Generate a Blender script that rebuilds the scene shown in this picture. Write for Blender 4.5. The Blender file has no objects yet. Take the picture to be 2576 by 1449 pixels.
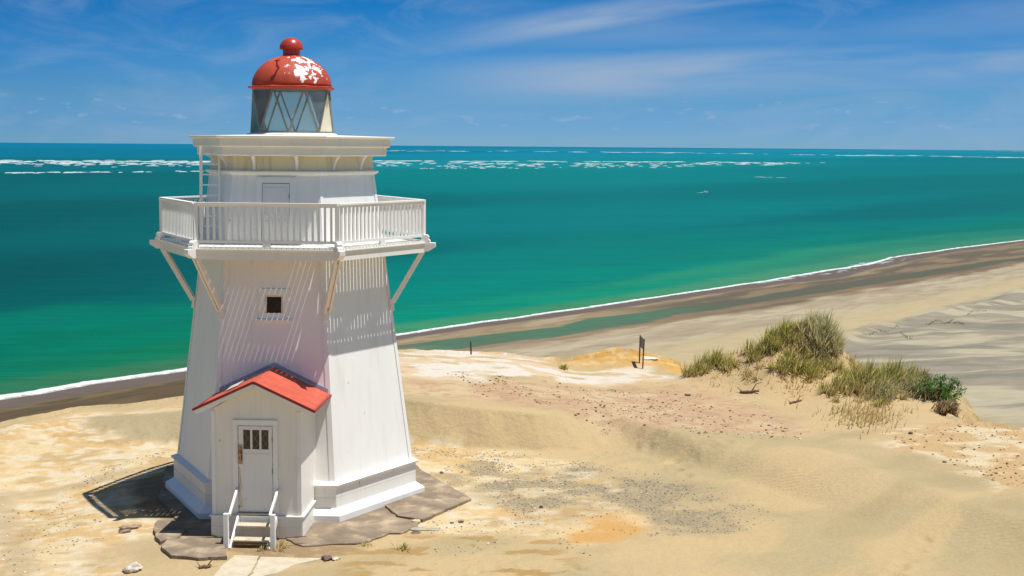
import bpy, math, random
import numpy as np
from mathutils import Vector, Matrix
C = bpy.context.scene
random.seed(7)
R = math.radians
# ------------------------------------------------------------------ camera
CAMH, CAMD = 8.6181, 33.8079
PITCH, ROLL, YAW, FOC = 0.1038, 0.0078, 0.1604, 3429.9
A0 = 0.2063                                   # turn of the tower about its axis
cy_, sy_, cp_, sp_ = math.cos(YAW), math.sin(YAW), math.cos(PITCH), math.sin(PITCH)
FWD = np.array([sy_*cp_, cy_*cp_, -sp_]); RT = np.array([cy_, -sy_, 0.0]); UP = np.cross(RT, FWD)
cr_, sr_ = math.cos(ROLL), math.sin(ROLL)
RT, UP = RT*cr_+UP*sr_, -RT*sr_+UP*cr_
EYE = np.array([0, -CAMD, CAMH])
cam = bpy.data.cameras.new('camera'); co = bpy.data.objects.new('camera', cam); C.collection.objects.link(co)
cam.sensor_width = 36; cam.lens = 36*FOC/2576; cam.clip_start = 0.5; cam.clip_end = 400000
co.matrix_world = Matrix(((RT[0], UP[0], -FWD[0], EYE[0]), (RT[1], UP[1], -FWD[1], EYE[1]), (RT[2], UP[2], -FWD[2], EYE[2]), (0, 0, 0, 1)))
C.camera = co
# ------------------------------------------------------------------ light
SUN_AZ, SUN_EL = 70.0, 73.4                   # azimuth from -Y towards +X
SV = Vector((math.sin(R(SUN_AZ))*math.cos(R(SUN_EL)), -math.cos(R(SUN_AZ))*math.cos(R(SUN_EL)), math.sin(R(SUN_EL))))
sl = bpy.data.lights.new('sun', 'SUN'); sl.energy = 4.6; sl.angle = R(0.45); sl.color = (1, 0.972, 0.92)
so = bpy.data.objects.new('sun', sl); C.collection.objects.link(so)
so.rotation_euler = SV.to_track_quat('Z', 'Y').to_euler(); so.location = (20, 0, 40)
C.view_settings.view_transform = 'Standard'; C.view_settings.look = 'None'
C.view_settings.exposure = 0.37; C.view_settings.gamma = 1
K = 1.92                                       # what a level white surface renders at; turns a seen colour into a base colour
w = bpy.data.worlds.new('World'); C.world = w; w.use_nodes = True
nt = w.node_tree; nt.nodes.clear()
def N(nt, t, **k):
    n = nt.nodes.new(t)
    for a, b in k.items():
        if a == 'inp':
            for i, v in b.items(): n.inputs[i].default_value = v
        else: setattr(n, a, b)
    return n
def L(nt, a, b): nt.links.new(a, b)
def M_(nt, op, a, b=None, c=None, clamp=False):
    n = nt.nodes.new('ShaderNodeMath'); n.operation = op; n.use_clamp = clamp
    for i, v in enumerate((a, b, c)):
        if v is None: continue
        if isinstance(v, (int, float)): n.inputs[i].default_value = v
        else: nt.links.new(v, n.inputs[i])
    return n.outputs[0]
def mixc(nt, f, a, b, mode='MIX'):
    n = nt.nodes.new('ShaderNodeMix'); n.data_type = 'RGBA'; n.blend_type = mode
    for k, v in ((0, f), (6, a), (7, b)):
        if isinstance(v, (int, float)): n.inputs[k].default_value = v
        elif isinstance(v, (tuple, list)): n.inputs[k].default_value = (*v[:3], 1)
        else: nt.links.new(v, n.inputs[k])
    return n.outputs[2]
def ramp(nt, v, lo, hi, a=0.0, b=1.0):
    n = nt.nodes.new('ShaderNodeMapRange'); n.interpolation_type = 'SMOOTHSTEP'
    n.inputs[1].default_value = lo; n.inputs[2].default_value = hi; n.inputs[3].default_value = a; n.inputs[4].default_value = b
    nt.links.new(v, n.inputs[0]); return n.outputs[0]
sky = N(nt, 'ShaderNodeTexSky', sky_type='NISHITA', sun_disc=False)
sky.sun_elevation = R(SUN_EL); sky.sun_rotation = math.atan2(SV.x, SV.y)
sky.air_density = 1.0; sky.dust_density = 0.25; sky.ozone_density = 2.6; sky.altitude = 1500
hs = N(nt, 'ShaderNodeHueSaturation', inp={0: 0.5, 1: 1.16, 2: 1.0}); L(nt, sky.outputs[0], hs.inputs['Color'])
tc = N(nt, 'ShaderNodeTexCoord'); sx = N(nt, 'ShaderNodeSeparateXYZ'); L(nt, tc.outputs['Generated'], sx.inputs[0])
el = M_(nt, 'ARCSINE', sx.outputs[2]); az = M_(nt, 'ARCTAN2', sx.outputs[0], sx.outputs[1])
eld = M_(nt, 'MULTIPLY', el, 57.2958); azd = M_(nt, 'MULTIPLY', az, 57.2958)
def skyvec(kx, ky, oz=0.0, shear=0.0):
    cb = N(nt, 'ShaderNodeCombineXYZ')
    y2 = M_(nt, 'ADD', eld, M_(nt, 'MULTIPLY', azd, shear))
    L(nt, M_(nt, 'MULTIPLY', azd, kx), cb.inputs[0]); L(nt, M_(nt, 'MULTIPLY', y2, ky), cb.inputs[1]); cb.inputs[2].default_value = oz
    return cb.outputs[0], y2
def noise(nt, vec, scale, detail=5, rough=0.55, dist=0.0):
    n = N(nt, 'ShaderNodeTexNoise'); n.inputs['Scale'].default_value = scale; n.inputs['Detail'].default_value = detail
    n.inputs['Roughness'].default_value = rough; n.inputs['Distortion'].default_value = dist
    if vec is not None: L(nt, vec, n.inputs['Vector'])
    return n.outputs[0]
cov = None
# cirrus streaks: (slope deg/deg, offset of the centre line, half width, strength, seed)
for shear, cen, hw, st, seed in ((-0.155, 3.35, 0.7, 1.0, 1.0), (-0.04, 2.35, 1.1, 1.0, 4.0), (-0.02, 4.6, 1.0, 0.35, 9.0)):
    v, y2 = skyvec(0.07, 0.55, seed, shear)
    nz = noise(nt, v, 1.0, 4, 0.5, 0.35)
    d = M_(nt, 'ABSOLUTE', M_(nt, 'DIVIDE', M_(nt, 'SUBTRACT', y2, cen), hw))
    band = ramp(nt, d, 0.15, 1.25, 1, 0)
    azf = ramp(nt, azd, 2.0, 14.0)
    c1 = M_(nt, 'MULTIPLY', M_(nt, 'MULTIPLY', M_(nt, 'MULTIPLY', band, ramp(nt, nz, 0.24, 0.62)), azf), st)
    cov = c1 if cov is None else M_(nt, 'MAXIMUM', cov, c1)
v, y2 = skyvec(0.16, 0.5, 2.0, -0.05)
veil = M_(nt, 'MULTIPLY', ramp(nt, noise(nt, v, 1.0, 5, 0.6, 0.8), 0.4, 0.7), 0.3)
veil = M_(nt, 'MULTIPLY', veil, ramp(nt, eld, 9.0, 4.5))
cov = M_(nt, 'MAXIMUM', cov, veil)
v, y2 = skyvec(1.0, 3.0, 7.0)
puff = ramp(nt, noise(nt, v, 1.0, 6, 0.55), 0.56, 0.70)
pb = M_(nt, 'MULTIPLY', ramp(nt, eld, 0.5, 0.9), ramp(nt, eld, 2.3, 1.7))
cov = M_(nt, 'MAXIMUM', cov, M_(nt, 'MULTIPLY', M_(nt, 'MULTIPLY', puff, pb), 0.6))
cr0 = N(nt, 'ShaderNodeValToRGB'); cr0.color_ramp.interpolation = 'B_SPLINE' if False else 'LINEAR'
L(nt, M_(nt, 'DIVIDE', eld, 30.0), cr0.inputs[0])
CR = [(0.0, [0.275, 0.562, 1.071]), (0.9, [0.24, 0.513, 1.034]), (2.0, [0.221, 0.501, 0.897]), (3.6, [0.147, 0.477, 0.878]), (6.1, [0.032, 0.402, 0.782]), (12, [0.40, 0.55, 0.65]), (30, [1.22, 1.10, 0.93])]
while len(cr0.color_ramp.elements) < len(CR): cr0.color_ramp.elements.new(0.5)
for e_, (p_, c_) in zip(cr0.color_ramp.elements, CR): e_.position = p_/30.0
for e_, (p_, c_) in zip(cr0.color_ramp.elements, CR): e_.position = p_/30.0; e_.color = (*c_, 1)
azt = ramp(nt, azd, -16, 8, 0.72, 1.0)
clear = mixc(nt, 1.0, hs.outputs[0], cr0.outputs[0], 'MULTIPLY')
cb0 = N(nt, 'ShaderNodeCombineColor'); L(nt, azt, cb0.inputs[0]); L(nt, M_(nt, 'POWER', azt, 0.6), cb0.inputs[1]); L(nt, M_(nt, 'POWER', azt, 0.4), cb0.inputs[2])
low = ramp(nt, eld, 12, 20)
clear = mixc(nt, low, mixc(nt, 1.0, clear, cb0.outputs[0], 'MULTIPLY'), clear)
skc = mixc(nt, cov, clear, (3.0, 4.2, 6.0))
bg = N(nt, 'ShaderNodeBackground'); L(nt, skc, bg.inputs[0]); bg.inputs[1].default_value = 0.079
wo = N(nt, 'ShaderNodeOutputWorld'); L(nt, bg.outputs[0], wo.inputs[0])

# ------------------------------------------------------------------ colour and material helpers
def lin(c): 
    c = np.asarray(c, float)/255.0
    return np.where(c <= 0.04045, c/12.92, ((c+0.055)/1.055)**2.4)
def alb(*c): return tuple((lin(c)/K).tolist())
def mat(name, col, rough=0.6, var=0.08, vs=(3, 3, 3), bump=0.0, bs=(20, 20, 20), spec=0.4, metal=0.0, dirt=None, ds=(4, 4, 1), dlo=0.55, dhi=0.75, attr=None, bdist=0.01):
    m = bpy.data.materials.new(name); m.use_nodes = True; nt = m.node_tree
    b = nt.nodes['Principled BSDF']; b.inputs['Roughness'].default_value = rough; b.inputs['Metallic'].default_value = metal
    b.inputs['Specular IOR Level'].default_value = spec
    tc = N(nt, 'ShaderNodeTexCoord')
    def sv(s):
        mp = N(nt, 'ShaderNodeMapping'); mp.inputs['Scale'].default_value = s; L(nt, tc.outputs['Object'], mp.inputs[0]); return mp.outputs[0]
    if attr:
        at = N(nt, 'ShaderNodeAttribute', attribute_name=attr); base = at.outputs['Color']
    else: base = col
    n1 = noise(nt, sv(vs), 1.0, 6, 0.6)
    f = ramp(nt, n1, 0.25, 0.75, 1-var, 1+var)
    cb = N(nt, 'ShaderNodeCombineColor'); [L(nt, f, cb.inputs[i]) for i in range(3)]
    c = mixc(nt, 1.0, base, cb.outputs[0], 'MULTIPLY')
    if dirt:
        n2 = noise(nt, sv(ds), 1.0, 8, 0.65)
        c = mixc(nt, ramp(nt, n2, dlo, dhi), c, dirt)
    L(nt, c, b.inputs['Base Color'])
    if bump:
        n3 = noise(nt, sv(bs), 1.0, 6, 0.6)
        bp = N(nt, 'ShaderNodeBump'); bp.inputs['Strength'].default_value = bump; bp.inputs['Distance'].default_value = bdist
        L(nt, n3, bp.inputs['Height']); L(nt, bp.outputs[0], b.inputs['Normal'])
    return m

def white_paint(name, col, streak=0.35, cracks=True, grime=(0.62, 0.56, 0.44)):
    m = mat(name, col, 0.5, 0.03, (1.2, 1.2, 0.5), 0.25, (30, 30, 2.5), spec=0.35, bdist=0.004)
    nt = m.node_tree; b = nt.nodes['Principled BSDF']
    src = b.inputs['Base Color'].links[0].from_socket
    tc = nt.nodes['Texture Coordinate']
    def sv(s, o=(0, 0, 0)):
        mp = N(nt, 'ShaderNodeMapping'); mp.inputs['Scale'].default_value = s; mp.inputs['Location'].default_value = o; L(nt, tc.outputs['Object'], mp.inputs[0]); return mp.outputs[0]
    st = M_(nt, 'MULTIPLY', ramp(nt, noise(nt, sv((5, 5, 0.35)), 1.0, 6, 0.6), 0.48, 0.8), streak)
    c = mixc(nt, st, src, grime)
    if cracks:                                     # hairline splits running down the boards
        cr = ramp(nt, noise(nt, sv((26, 26, 1.1), (3, 1, 2)), 1.0, 2, 0.5), 0.735, 0.76)
        pt = ramp(nt, noise(nt, sv((1.1, 1.1, 0.9), (9, 4, 1)), 1.0, 2, 0.5), 0.48, 0.6)
        c = mixc(nt, M_(nt, 'MULTIPLY', M_(nt, 'MULTIPLY', cr, pt), 0.45), c, (0.25, 0.2, 0.15))
    sp = ramp(nt, noise(nt, sv((7, 7, 5), (1, 7, 3)), 1.0, 2, 0.5), 0.755, 0.79)
    c = mixc(nt, M_(nt, 'MULTIPLY', sp, 0.5), c, (0.36, 0.22, 0.10))
    L(nt, c, b.inputs['Base Color'])
    return m
MW = white_paint('white painted timber', (0.84, 0.825, 0.785))
MWc = white_paint('cream painted timber', (0.83, 0.795, 0.71), 0.35)
MWt = white_paint('white painted trim', (0.84, 0.825, 0.79), 0.2, False)
MDeck = white_paint('worn white deck paint', (0.74, 0.72, 0.66), 0.4, False)
MDoor = white_paint('white door paint', (0.79, 0.775, 0.735), 0.25)
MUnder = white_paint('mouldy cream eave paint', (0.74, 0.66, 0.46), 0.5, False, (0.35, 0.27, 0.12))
MRoof = mat('red corrugated iron', (0.50, 0.088, 0.048), 0.55, 0.16, (2, 7, 2), 0.1, (10, 10, 10), dirt=(0.56, 0.16, 0.10), ds=(6, 1.2, 1.5), dlo=0.52, dhi=0.8)
MRoofEdge = mat('dark red roof trim', (0.24, 0.022, 0.015), 0.5)
MFlash = mat('blue grey lead flashing', (0.34, 0.37, 0.45), 0.5, 0.15)
MRed = mat('red dome cap paint', (0.42, 0.042, 0.018), 0.3, 0.1, (3, 3, 3), 0.05, spec=0.5)
MDark = mat('dark interior', (0.030, 0.020, 0.014), 0.8, 0.4, (9, 9, 9))
MRust = mat('rusty iron', (0.55, 0.36, 0.2), 0.8, 0.3, (14, 14, 9), 0.3, dirt=(0.17, 0.05, 0.012), ds=(22, 22, 11), dlo=0.42, dhi=0.56)
MLens = mat('grey painted astragal bars', (0.20, 0.175, 0.13), 0.5, 0.15)
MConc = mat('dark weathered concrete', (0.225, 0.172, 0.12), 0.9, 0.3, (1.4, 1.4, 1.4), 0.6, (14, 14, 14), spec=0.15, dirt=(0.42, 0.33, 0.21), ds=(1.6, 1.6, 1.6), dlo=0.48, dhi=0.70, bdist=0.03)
MConcL = mat('pale concrete', (0.50, 0.43, 0.31), 0.9, 0.15, (3, 3, 3), 0.5, (20, 20, 20), spec=0.15, dirt=(0.40, 0.32, 0.2), ds=(4, 4, 4), dlo=0.58, dhi=0.66, bdist=0.02)
MRockP = mat('pale rock', (0.52, 0.47, 0.38), 0.9, 0.25, (9, 9, 9), 0.6, (25, 25, 25), spec=0.15, bdist=0.02)
MRockD = mat('brown rock', (0.15, 0.105, 0.085), 0.9, 0.3, (9, 9, 9), 0.6, (25, 25, 25), spec=0.15, bdist=0.02)
MRockR = mat('reddish rock', (0.30, 0.21, 0.155), 0.9, 0.25, (9, 9, 9), 0.6, (25, 25, 25), spec=0.15, bdist=0.02)
MWood = mat('bleached driftwood', (0.17, 0.115, 0.07), 0.85, 0.3, (8, 8, 8), 0.4, (30, 30, 30), spec=0.15)
MPost = mat('dark weathered timber', (0.09, 0.055, 0.035), 0.85, 0.3, (12, 12, 3))

# pattern glass in the porch door, dark panes
def diamond():
    m = mat('dark leaded glass', (0.045, 0.035, 0.022), 0.25, 0.2); nt = m.node_tree; b = nt.nodes['Principled BSDF']
    tc = nt.nodes['Texture Coordinate']; s = N(nt, 'ShaderNodeSeparateXYZ'); L(nt, tc.outputs['Object'], s.inputs[0])
    def tri(v, k): return M_(nt, 'PINGPONG', M_(nt, 'MULTIPLY', v, k), 1.0)
    a = M_(nt, 'ADD', M_(nt, 'MULTIPLY', s.outputs[0], 13), M_(nt, 'MULTIPLY', s.outputs[2], 9))
    d = M_(nt, 'SUBTRACT', M_(nt, 'MULTIPLY', s.outputs[0], 13), M_(nt, 'MULTIPLY', s.outputs[2], 9))
    ln = M_(nt, 'MINIMUM', tri(a, 1.0), tri(d, 1.0))
    L(nt, mixc(nt, ramp(nt, ln, 0.06, 0.16, 0.5, 0), (0.045, 0.035, 0.022), (0.26, 0.21, 0.13)), b.inputs['Base Color'])
    return m
MPane = diamond()
# lantern glass: salt-dulled pane, partly see-through
def glass(name, col, haze_):
    m = bpy.data.materials.new(name); m.use_nodes = True; nt = m.node_tree; nt.nodes.remove(nt.nodes['Principled BSDF'])
    o = nt.nodes['Material Output']
    tr = N(nt, 'ShaderNodeBsdfTransparent'); tr.inputs[0].default_value = (0.90, 0.97, 0.955, 1)
    gl = N(nt, 'ShaderNodeBsdfGlossy'); gl.inputs[1].default_value = 0.06
    d0 = N(nt, 'ShaderNodeBsdfDiffuse'); d0.inputs[0].default_value = (*col, 1); d1 = N(nt, 'ShaderNodeBsdfTranslucent'); d1.inputs[0].default_value = (*col, 1)
    df = N(nt, 'ShaderNodeMixShader'); df.inputs[0].default_value = 0.6; L(nt, d0.outputs[0], df.inputs[1]); L(nt, d1.outputs[0], df.inputs[2])
    m1 = N(nt, 'ShaderNodeMixShader'); tcx = N(nt, 'ShaderNodeTexCoord')
    nz = noise(nt, tcx.outputs['Object'], 3.0, 5, 0.6)
    L(nt, ramp(nt, nz, 0.3, 0.7, haze_*0.75, haze_*1.2), m1.inputs[0]); L(nt, tr.outputs[0], m1.inputs[1]); L(nt, df.outputs[0], m1.inputs[2])
    fr = N(nt, 'ShaderNodeFresnel'); fr.inputs[0].default_value = 1.35
    m2 = N(nt, 'ShaderNodeMixShader'); L(nt, fr.outputs[0], m2.inputs[0]); L(nt, m1.outputs[0], m2.inputs[1]); L(nt, gl.outputs[0], m2.inputs[2])
    L(nt, m2.outputs[0], o.inputs[0]); return m
MGlass = glass('salt dulled glass', (0.90, 0.96, 0.94), 0.21)
MCream = mat('cream blanked panel', (0.72, 0.67, 0.50), 0.6, 0.06)

def dome_mat():
    m = mat('peeling red dome paint', (0.43, 0.058, 0.026), 0.6, 0.16, (2.2, 2.2, 2.2), 0.1, (12, 12, 12), spec=0.35); nt = m.node_tree
    b = nt.nodes['Principled BSDF']; src = b.inputs['Base Color'].links[0].from_socket; tc = nt.nodes['Texture Coordinate']
    mp = N(nt, 'ShaderNodeMapping'); mp.inputs['Scale'].default_value = (6.5, 6.5, 8.0); mp.inputs['Location'].default_value = (2.3, 0.6, 1.4); L(nt, tc.outputs['Object'], mp.inputs[0])
    nz = noise(nt, mp.outputs[0], 1.0, 6, 0.52)
    # the peeled side faces the sea wind: right-hand shoulder of the dome
    pos = N(nt, 'ShaderNodeVectorMath', operation='DISTANCE'); L(nt, tc.outputs['Object'], pos.inputs[0]); pos.inputs[1].default_value = (0.50, -0.50, 10.48)
    reg = ramp(nt, pos.outputs['Value'], 0.20, 0.80, 0.10, -0.13)
    f = ramp(nt, M_(nt, 'ADD', nz, reg), 0.565, 0.58)
    L(nt, mixc(nt, f, src, (0.80, 0.79, 0.78)), b.inputs['Base Color'])
    return m
MDome = dome_mat()

# ------------------------------------------------------------------ object helpers
COL = C.collection
class MB:
    def __init__(s): s.v = []; s.f = []; s.m = []
    def add(s, vs, fs, mi=0):
        o = len(s.v); s.v += [tuple(v) for v in vs]; s.f += [tuple(i+o for i in f) for f in fs]; s.m += [mi]*len(fs); return s
    def hexa(s, p, mi=0):        # 8 points: bottom ring 0-3, top ring 4-7
        return s.add(p, [(3, 2, 1, 0), (4, 5, 6, 7), (0, 1, 5, 4), (1, 2, 6, 5), (2, 3, 7, 6), (3, 0, 4, 7)], mi)
    def box(s, x0, x1, y0, y1, z0, z1, mi=0):
        return s.hexa([(x0, y0, z0), (x1, y0, z0), (x1, y1, z0), (x0, y1, z0), (x0, y0, z1), (x1, y0, z1), (x1, y1, z1), (x0, y1, z1)], mi)
    def beam(s, a, b, w_, h_, side=None, mi=0):
        a = Vector(a); b = Vector(b); d = (b-a).normalized()
        sd = Vector(side) if side is not None else d.cross(Vector((0, 0, 1)))
        if sd.length < 1e-4: sd = Vector((1, 0, 0))
        sd = (sd - d*sd.dot(d)).normalized(); up = sd.cross(d).normalized()
        P = []
        for q in (a, b):
            P += [q-sd*w_/2-up*h_/2, q+sd*w_/2-up*h_/2, q+sd*w_/2+up*h_/2, q-sd*w_/2+up*h_/2]
        return s.add(P, [(3, 2, 1, 0), (4, 5, 6, 7), (0, 1, 5, 4), (1, 2, 6, 5), (2, 3, 7, 6), (3, 0, 4, 7)], mi)
    def lathe(s, prof, n, off=0.0, cap=True, mi=0, cx=0, cy=0):
        P = []; F = []
        for r, z in prof:
            for k in range(n):
                t = off+2*math.pi*k/n; P.append((cx+r*math.sin(t), cy-r*math.cos(t), z))
        for i in range(len(prof)-1):
            for k in range(n):
                k2 = (k+1) % n; F.append((i*n+k, i*n+k2, (i+1)*n+k2, (i+1)*n+k))
        if cap: F.append(tuple(range(n-1, -1, -1))); F.append(tuple((len(prof)-1)*n+k for k in range(n)))
        return s.add(P, F, mi)
    def tube(s, pts, rads, n=7, mi=0):
        P = []; F = []
        for i, p in enumerate(pts):
            p = Vector(p); a = Vector(pts[max(0, i-1)]); b = Vector(pts[min(len(pts)-1, i+1)]); d = (b-a).normalized()
            s1 = d.cross(Vector((0.13, 0.2, 1))).normalized(); s2 = d.cross(s1)
            for k in range(n):
                t = 2*math.pi*k/n; P.append(p+s1*math.cos(t)*rads[i]+s2*math.sin(t)*rads[i])
        for i in range(len(pts)-1):
            for k in range(n): k2 = (k+1) % n; F.append((i*n+k, i*n+k2, (i+1)*n+k2, (i+1)*n+k))
        F.append(tuple(range(n-1, -1, -1))); F.append(tuple((len(pts)-1)*n+k for k in range(n)))
        return s.add(P, F, mi)
    def build(s, name, m, parent=None, smooth=False, bevel=0.0, label=None):
        me = bpy.data.meshes.new(name); me.from_pydata(s.v, [], s.f)
        ms = m if isinstance(m, (list, tuple)) else [m]
        for q in ms: me.materials.append(q)
        if len(ms) > 1: me.polygons.foreach_set('material_index', s.m)
        if smooth: me.polygons.foreach_set('use_smooth', [True]*len(me.polygons))
        me.update()
        o = bpy.data.objects.new(name, me); COL.objects.link(o)
        if parent: o.parent = parent
        if bevel:
            bv = o.modifiers.new('bevel', 'BEVEL'); bv.width = bevel; bv.segments = 2; bv.limit_method = 'ANGLE'; bv.angle_limit = R(25)
        if label: o['label'] = label
        return o
def tag(o, label=None, cat=None, group=None, kind=None):
    if label: o['label'] = label
    if cat: o['category'] = cat
    if group: o['group'] = group
    if kind: o['kind'] = kind
    return o
def empty(name, loc, rz=0.0):
    o = bpy.data.objects.new(name, None); COL.objects.link(o); o.location = loc; o.rotation_euler = (0, 0, rz); o.empty_display_size = 0.3; return o

# ------------------------------------------------------------------ numpy noise, rays, ground shape
_rng = np.random.RandomState(5); _T = _rng.rand(512, 512)
def vnoise(x, y):
    xi = np.floor(x).astype(int); yi = np.floor(y).astype(int); fx = x-xi; fy = y-yi
    fx = fx*fx*(3-2*fx); fy = fy*fy*(3-2*fy)
    g = lambda a, b: _T[a % 512, b % 512]
    return (g(xi, yi)*(1-fx)+g(xi+1, yi)*fx)*(1-fy)+(g(xi, yi+1)*(1-fx)+g(xi+1, yi+1)*fx)*fy
def fbm(x, y, o=5, s=0.0, gain=0.5):
    t = 0; a = 1; n = 0; c, d = math.cos(0.6), math.sin(0.6)
    x = x+s*17.3; y = y+s*9.1
    for _ in range(o):
        t = t+a*vnoise(x, y); n += a; a *= gain; x, y = (x*c-y*d)*2.03+3.7, (x*d+y*c)*2.03+1.9
    return t/n
def sstep(a, b, x):
    t = np.clip((x-a)/(b-a), 0, 1); return t*t*(3-2*t)
def ray(px, py):
    d = FWD*FOC+RT*(px-1288)+UP*(724.5-py); return d/np.linalg.norm(d)
def at(px, py, z=0.0):
    d = ray(px, py); t = (z-EYE[2])/d[2]; p = EYE+d*t; return (p[0], p[1])
def sdist(poly, x, y):           # signed distance, positive inside
    best = np.full(x.shape, 1e9); ins = np.zeros(x.shape, bool); n = len(poly)
    for i in range(n):
        ax, ay = poly[i]; bx, by = poly[(i+1) % n]; ex, ey = bx-ax, by-ay
        t = np.clip(((x-ax)*ex+(y-ay)*ey)/(ex*ex+ey*ey+1e-12), 0, 1)
        best = np.minimum(best, (x-ax-t*ex)**2+(y-ay-t*ey)**2)
        if by != ay:
            c = ((ay > y) != (by > y)) & (x < ex*(y-ay)/(by-ay)+ax); ins ^= c
    return np.where(ins, 1, -1)*np.sqrt(best)
E = [at(-200, 1125), at(0, 1080), at(70, 1062), at(130, 1050), at(190, 1035), at(260, 1028), at(350, 1023), at(455, 1020, .05), at(600, 985, .4), at(800, 925, .8), at(1005, 885, .95),
     at(1085, 882, .95), at(1230, 878, .95), at(1330, 872, 1.0), at(1385, 868, 1.0), at(1410, 857, 1.25), at(1540, 849, 1.35), at(1690, 862, 1.2), at(1718, 885, .9), at(1728, 930, .45),
     (15.6, 14.4), (17.0, 14.6), (18.8, 14.3), (20.6, 13.0), (21.9, 11.2), (22.6, 9.2), at(2388, 1040, .35), at(2440, 1055, .3), at(2576, 1080, .25), at(2800, 1125, .2), (60, -10), (60, -60), (-60, -60), (-60, -12), (-25, 1)]
base_px = [(300, 1125, 0), (1040, 1120, 0), (1300, 1130, 0), (1500, 1132, 0), (1570, 1128, 0), (1900, 1215, 0), (2150, 1310, 0), (2576, 1470, 0)]
cr_px = [(300, 1060, .15), (900, 1000, 1.1), (1022, 1003, 1.15), (1240, 1026, 1.0), (1440, 1048, .82), (1560, 1068, .68), (1800, 1098, .55), (2100, 1150, .5), (2576, 1310, .5)]
BX = [at(*p) for p in base_px]; CX = [(*at(*p), p[2]) for p in cr_px]
BXx = np.array([p[0] for p in BX]); BXy = np.array([p[1] for p in BX])
CXx = np.array([p[0] for p in CX]); CXy = np.array([p[1] for p in CX]); CXz = np.array([p[2] for p in CX])
def interp(x, X, Y, sg=0.55):
    o = np.argsort(X); g = np.arange(-80, 80, .1); v = np.interp(g, X[o], Y[o]); k = np.exp(-(np.arange(-40, 41)*.1/sg)**2); k /= k.sum()
    return np.interp(x, g, np.convolve(np.pad(v, 40, 'edge'), k, 'valid'))
_fr = random.Random(21)
FOOT = []
for (a0, b0, a1, b1, n_) in ((1480, 1128, 1800, 1098, 12), (1700, 1160, 1900, 1120, 8), (1640, 1120, 1720, 1180, 5), (2230, 1449, 2330, 1340, 6), (1050, 1430, 1330, 1400, 9), (1420, 1400, 1560, 1440, 6)):
    for i_ in range(n_):
        q_ = at(a0+(a1-a0)*i_/(n_-1)+_fr.gauss(0, 6), b0+(b1-b0)*i_/(n_-1)+_fr.gauss(0, 3), .2); FOOT.append((q_[0], q_[1], _fr.uniform(.10, .17), _fr.uniform(.02, .045), _fr.uniform(0, 3)))
BUMPS = [(18.0, 12.0, 2.15, 1.75, 1.5), (15.3, 12.4, 0.75, 1.4, 1.2), (20.6, 9.6, 0.75, 1.3, 1.3), (16.2, 10.6, 0.45, 1.0, 0.9), (18.6, 8.9, .5, 1.5, 1.0),
         (12.6, 17.2, 0.75, 2.0, 1.3)]
def H(x, y, fine=True):
    x = np.asarray(x, float); y = np.asarray(y, float)
    yb = interp(x, BXx, BXy); yc = interp(x, CXx, CXy); zc = interp(x, CXx, CXz)
    yc = np.maximum(yc, yb+0.6+1.5*sstep(6.2, 9.0, x))
    t = np.clip((y-yb)/(yc-yb), 0, 1)
    sm = sstep(7.5, 10.5, x); prof = t*(1-sm)+(t*t*(3-2*t))*sm
    h = zc*prof
    h = h-(sm*0.35*zc+0.02)*sstep(0, 5, y-yc)
    # soft rounded lip
    h = h-0.02*(1-sm)*np.exp(-((y-yc)/0.15)**2)*(zc > .3)
    for bx, by, a, sx_, sy2 in BUMPS:
        h = h+a*np.exp(-((x-bx)/sx_)**2/1.0-((y-by)/sy2)**2/1.0)
    h = h-0.36*np.exp(-((x+6.3)/2.2)**2-((y-0.6)/4.0)**2)
    # low ground and rise towards the camera side
    h = h+0.25*sstep(-6, -14, y)*0+0.10*(fbm(x*.25, y*.25, 3, 2.)-.5)
    if fine:
        rock = 1-sstep(9.5, 12, x)*(1-sstep(20, 22, x))
        h = h+0.05*(fbm(x*1.3, y*1.3, 5, 1.)-.5)*rock+0.02*(fbm(x*5, y*5, 4, 3.)-.5)*rock
        # wind-scoured ledges on the far pale rock
        far = sstep(9, 12, y)*(1-sstep(13.5, 15, x))*sstep(0, 3, x)
        q = fbm(x*.55, y*.9, 5, 4.); h = h+far*0.16*(np.floor(q*9)/9+sstep(.7, 1., (q*9) % 1)/9-.5)
        for fx, fy, fr_, fd, fa in FOOT:
            k_ = (np.abs(x-fx) < .6) & (np.abs(y-fy) < .6)
            if k_.any():
                dx_ = (x[k_]-fx)*math.cos(fa)+(y[k_]-fy)*math.sin(fa); dy_ = -(x[k_]-fx)*math.sin(fa)+(y[k_]-fy)*math.cos(fa); q2 = (dx_/fr_/1.5)**2+(dy_/fr_)**2
                h[k_] += -fd*np.exp(-q2)*1.4+fd*.6*np.exp(-(q2**.5-1.5)**2*4)
        # slumps on the slip face
        face = (t > 0.02)*(t < .98)*(1-sm)
        h = h+face*0.20*(fbm(x*1.5+0.4*y, y*.5, 5, 6.)-.5)+face*.03*(fbm(x*7, y*3, 3, 16.)-.5)
        # stone footings stay level near the tower
    near = np.exp(-(np.hypot(x, y+1.0)/4.2)**4); h = h*(1-near)+(-0.02+0.02*(fbm(x*2, y*2, 3, 8.)-.5))*near
    d = sdist(E, x, y)+0.9*(fbm(x*.7, y*.7, 3, 9.)-.5)*sstep(-30, -5, -np.abs(y-10))
    out = np.clip(-d, 0, None)
    h = h-np.where(out < .6, out*out*1.5, .54+(out-.6)*3.0)*(0.8+0.5*fbm(x*.6, y*.6, 4, 11.))-0.12*np.exp(-(np.clip(d, 0, None)/.35))*(out <= 0)
    return np.maximum(h, -88)
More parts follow.
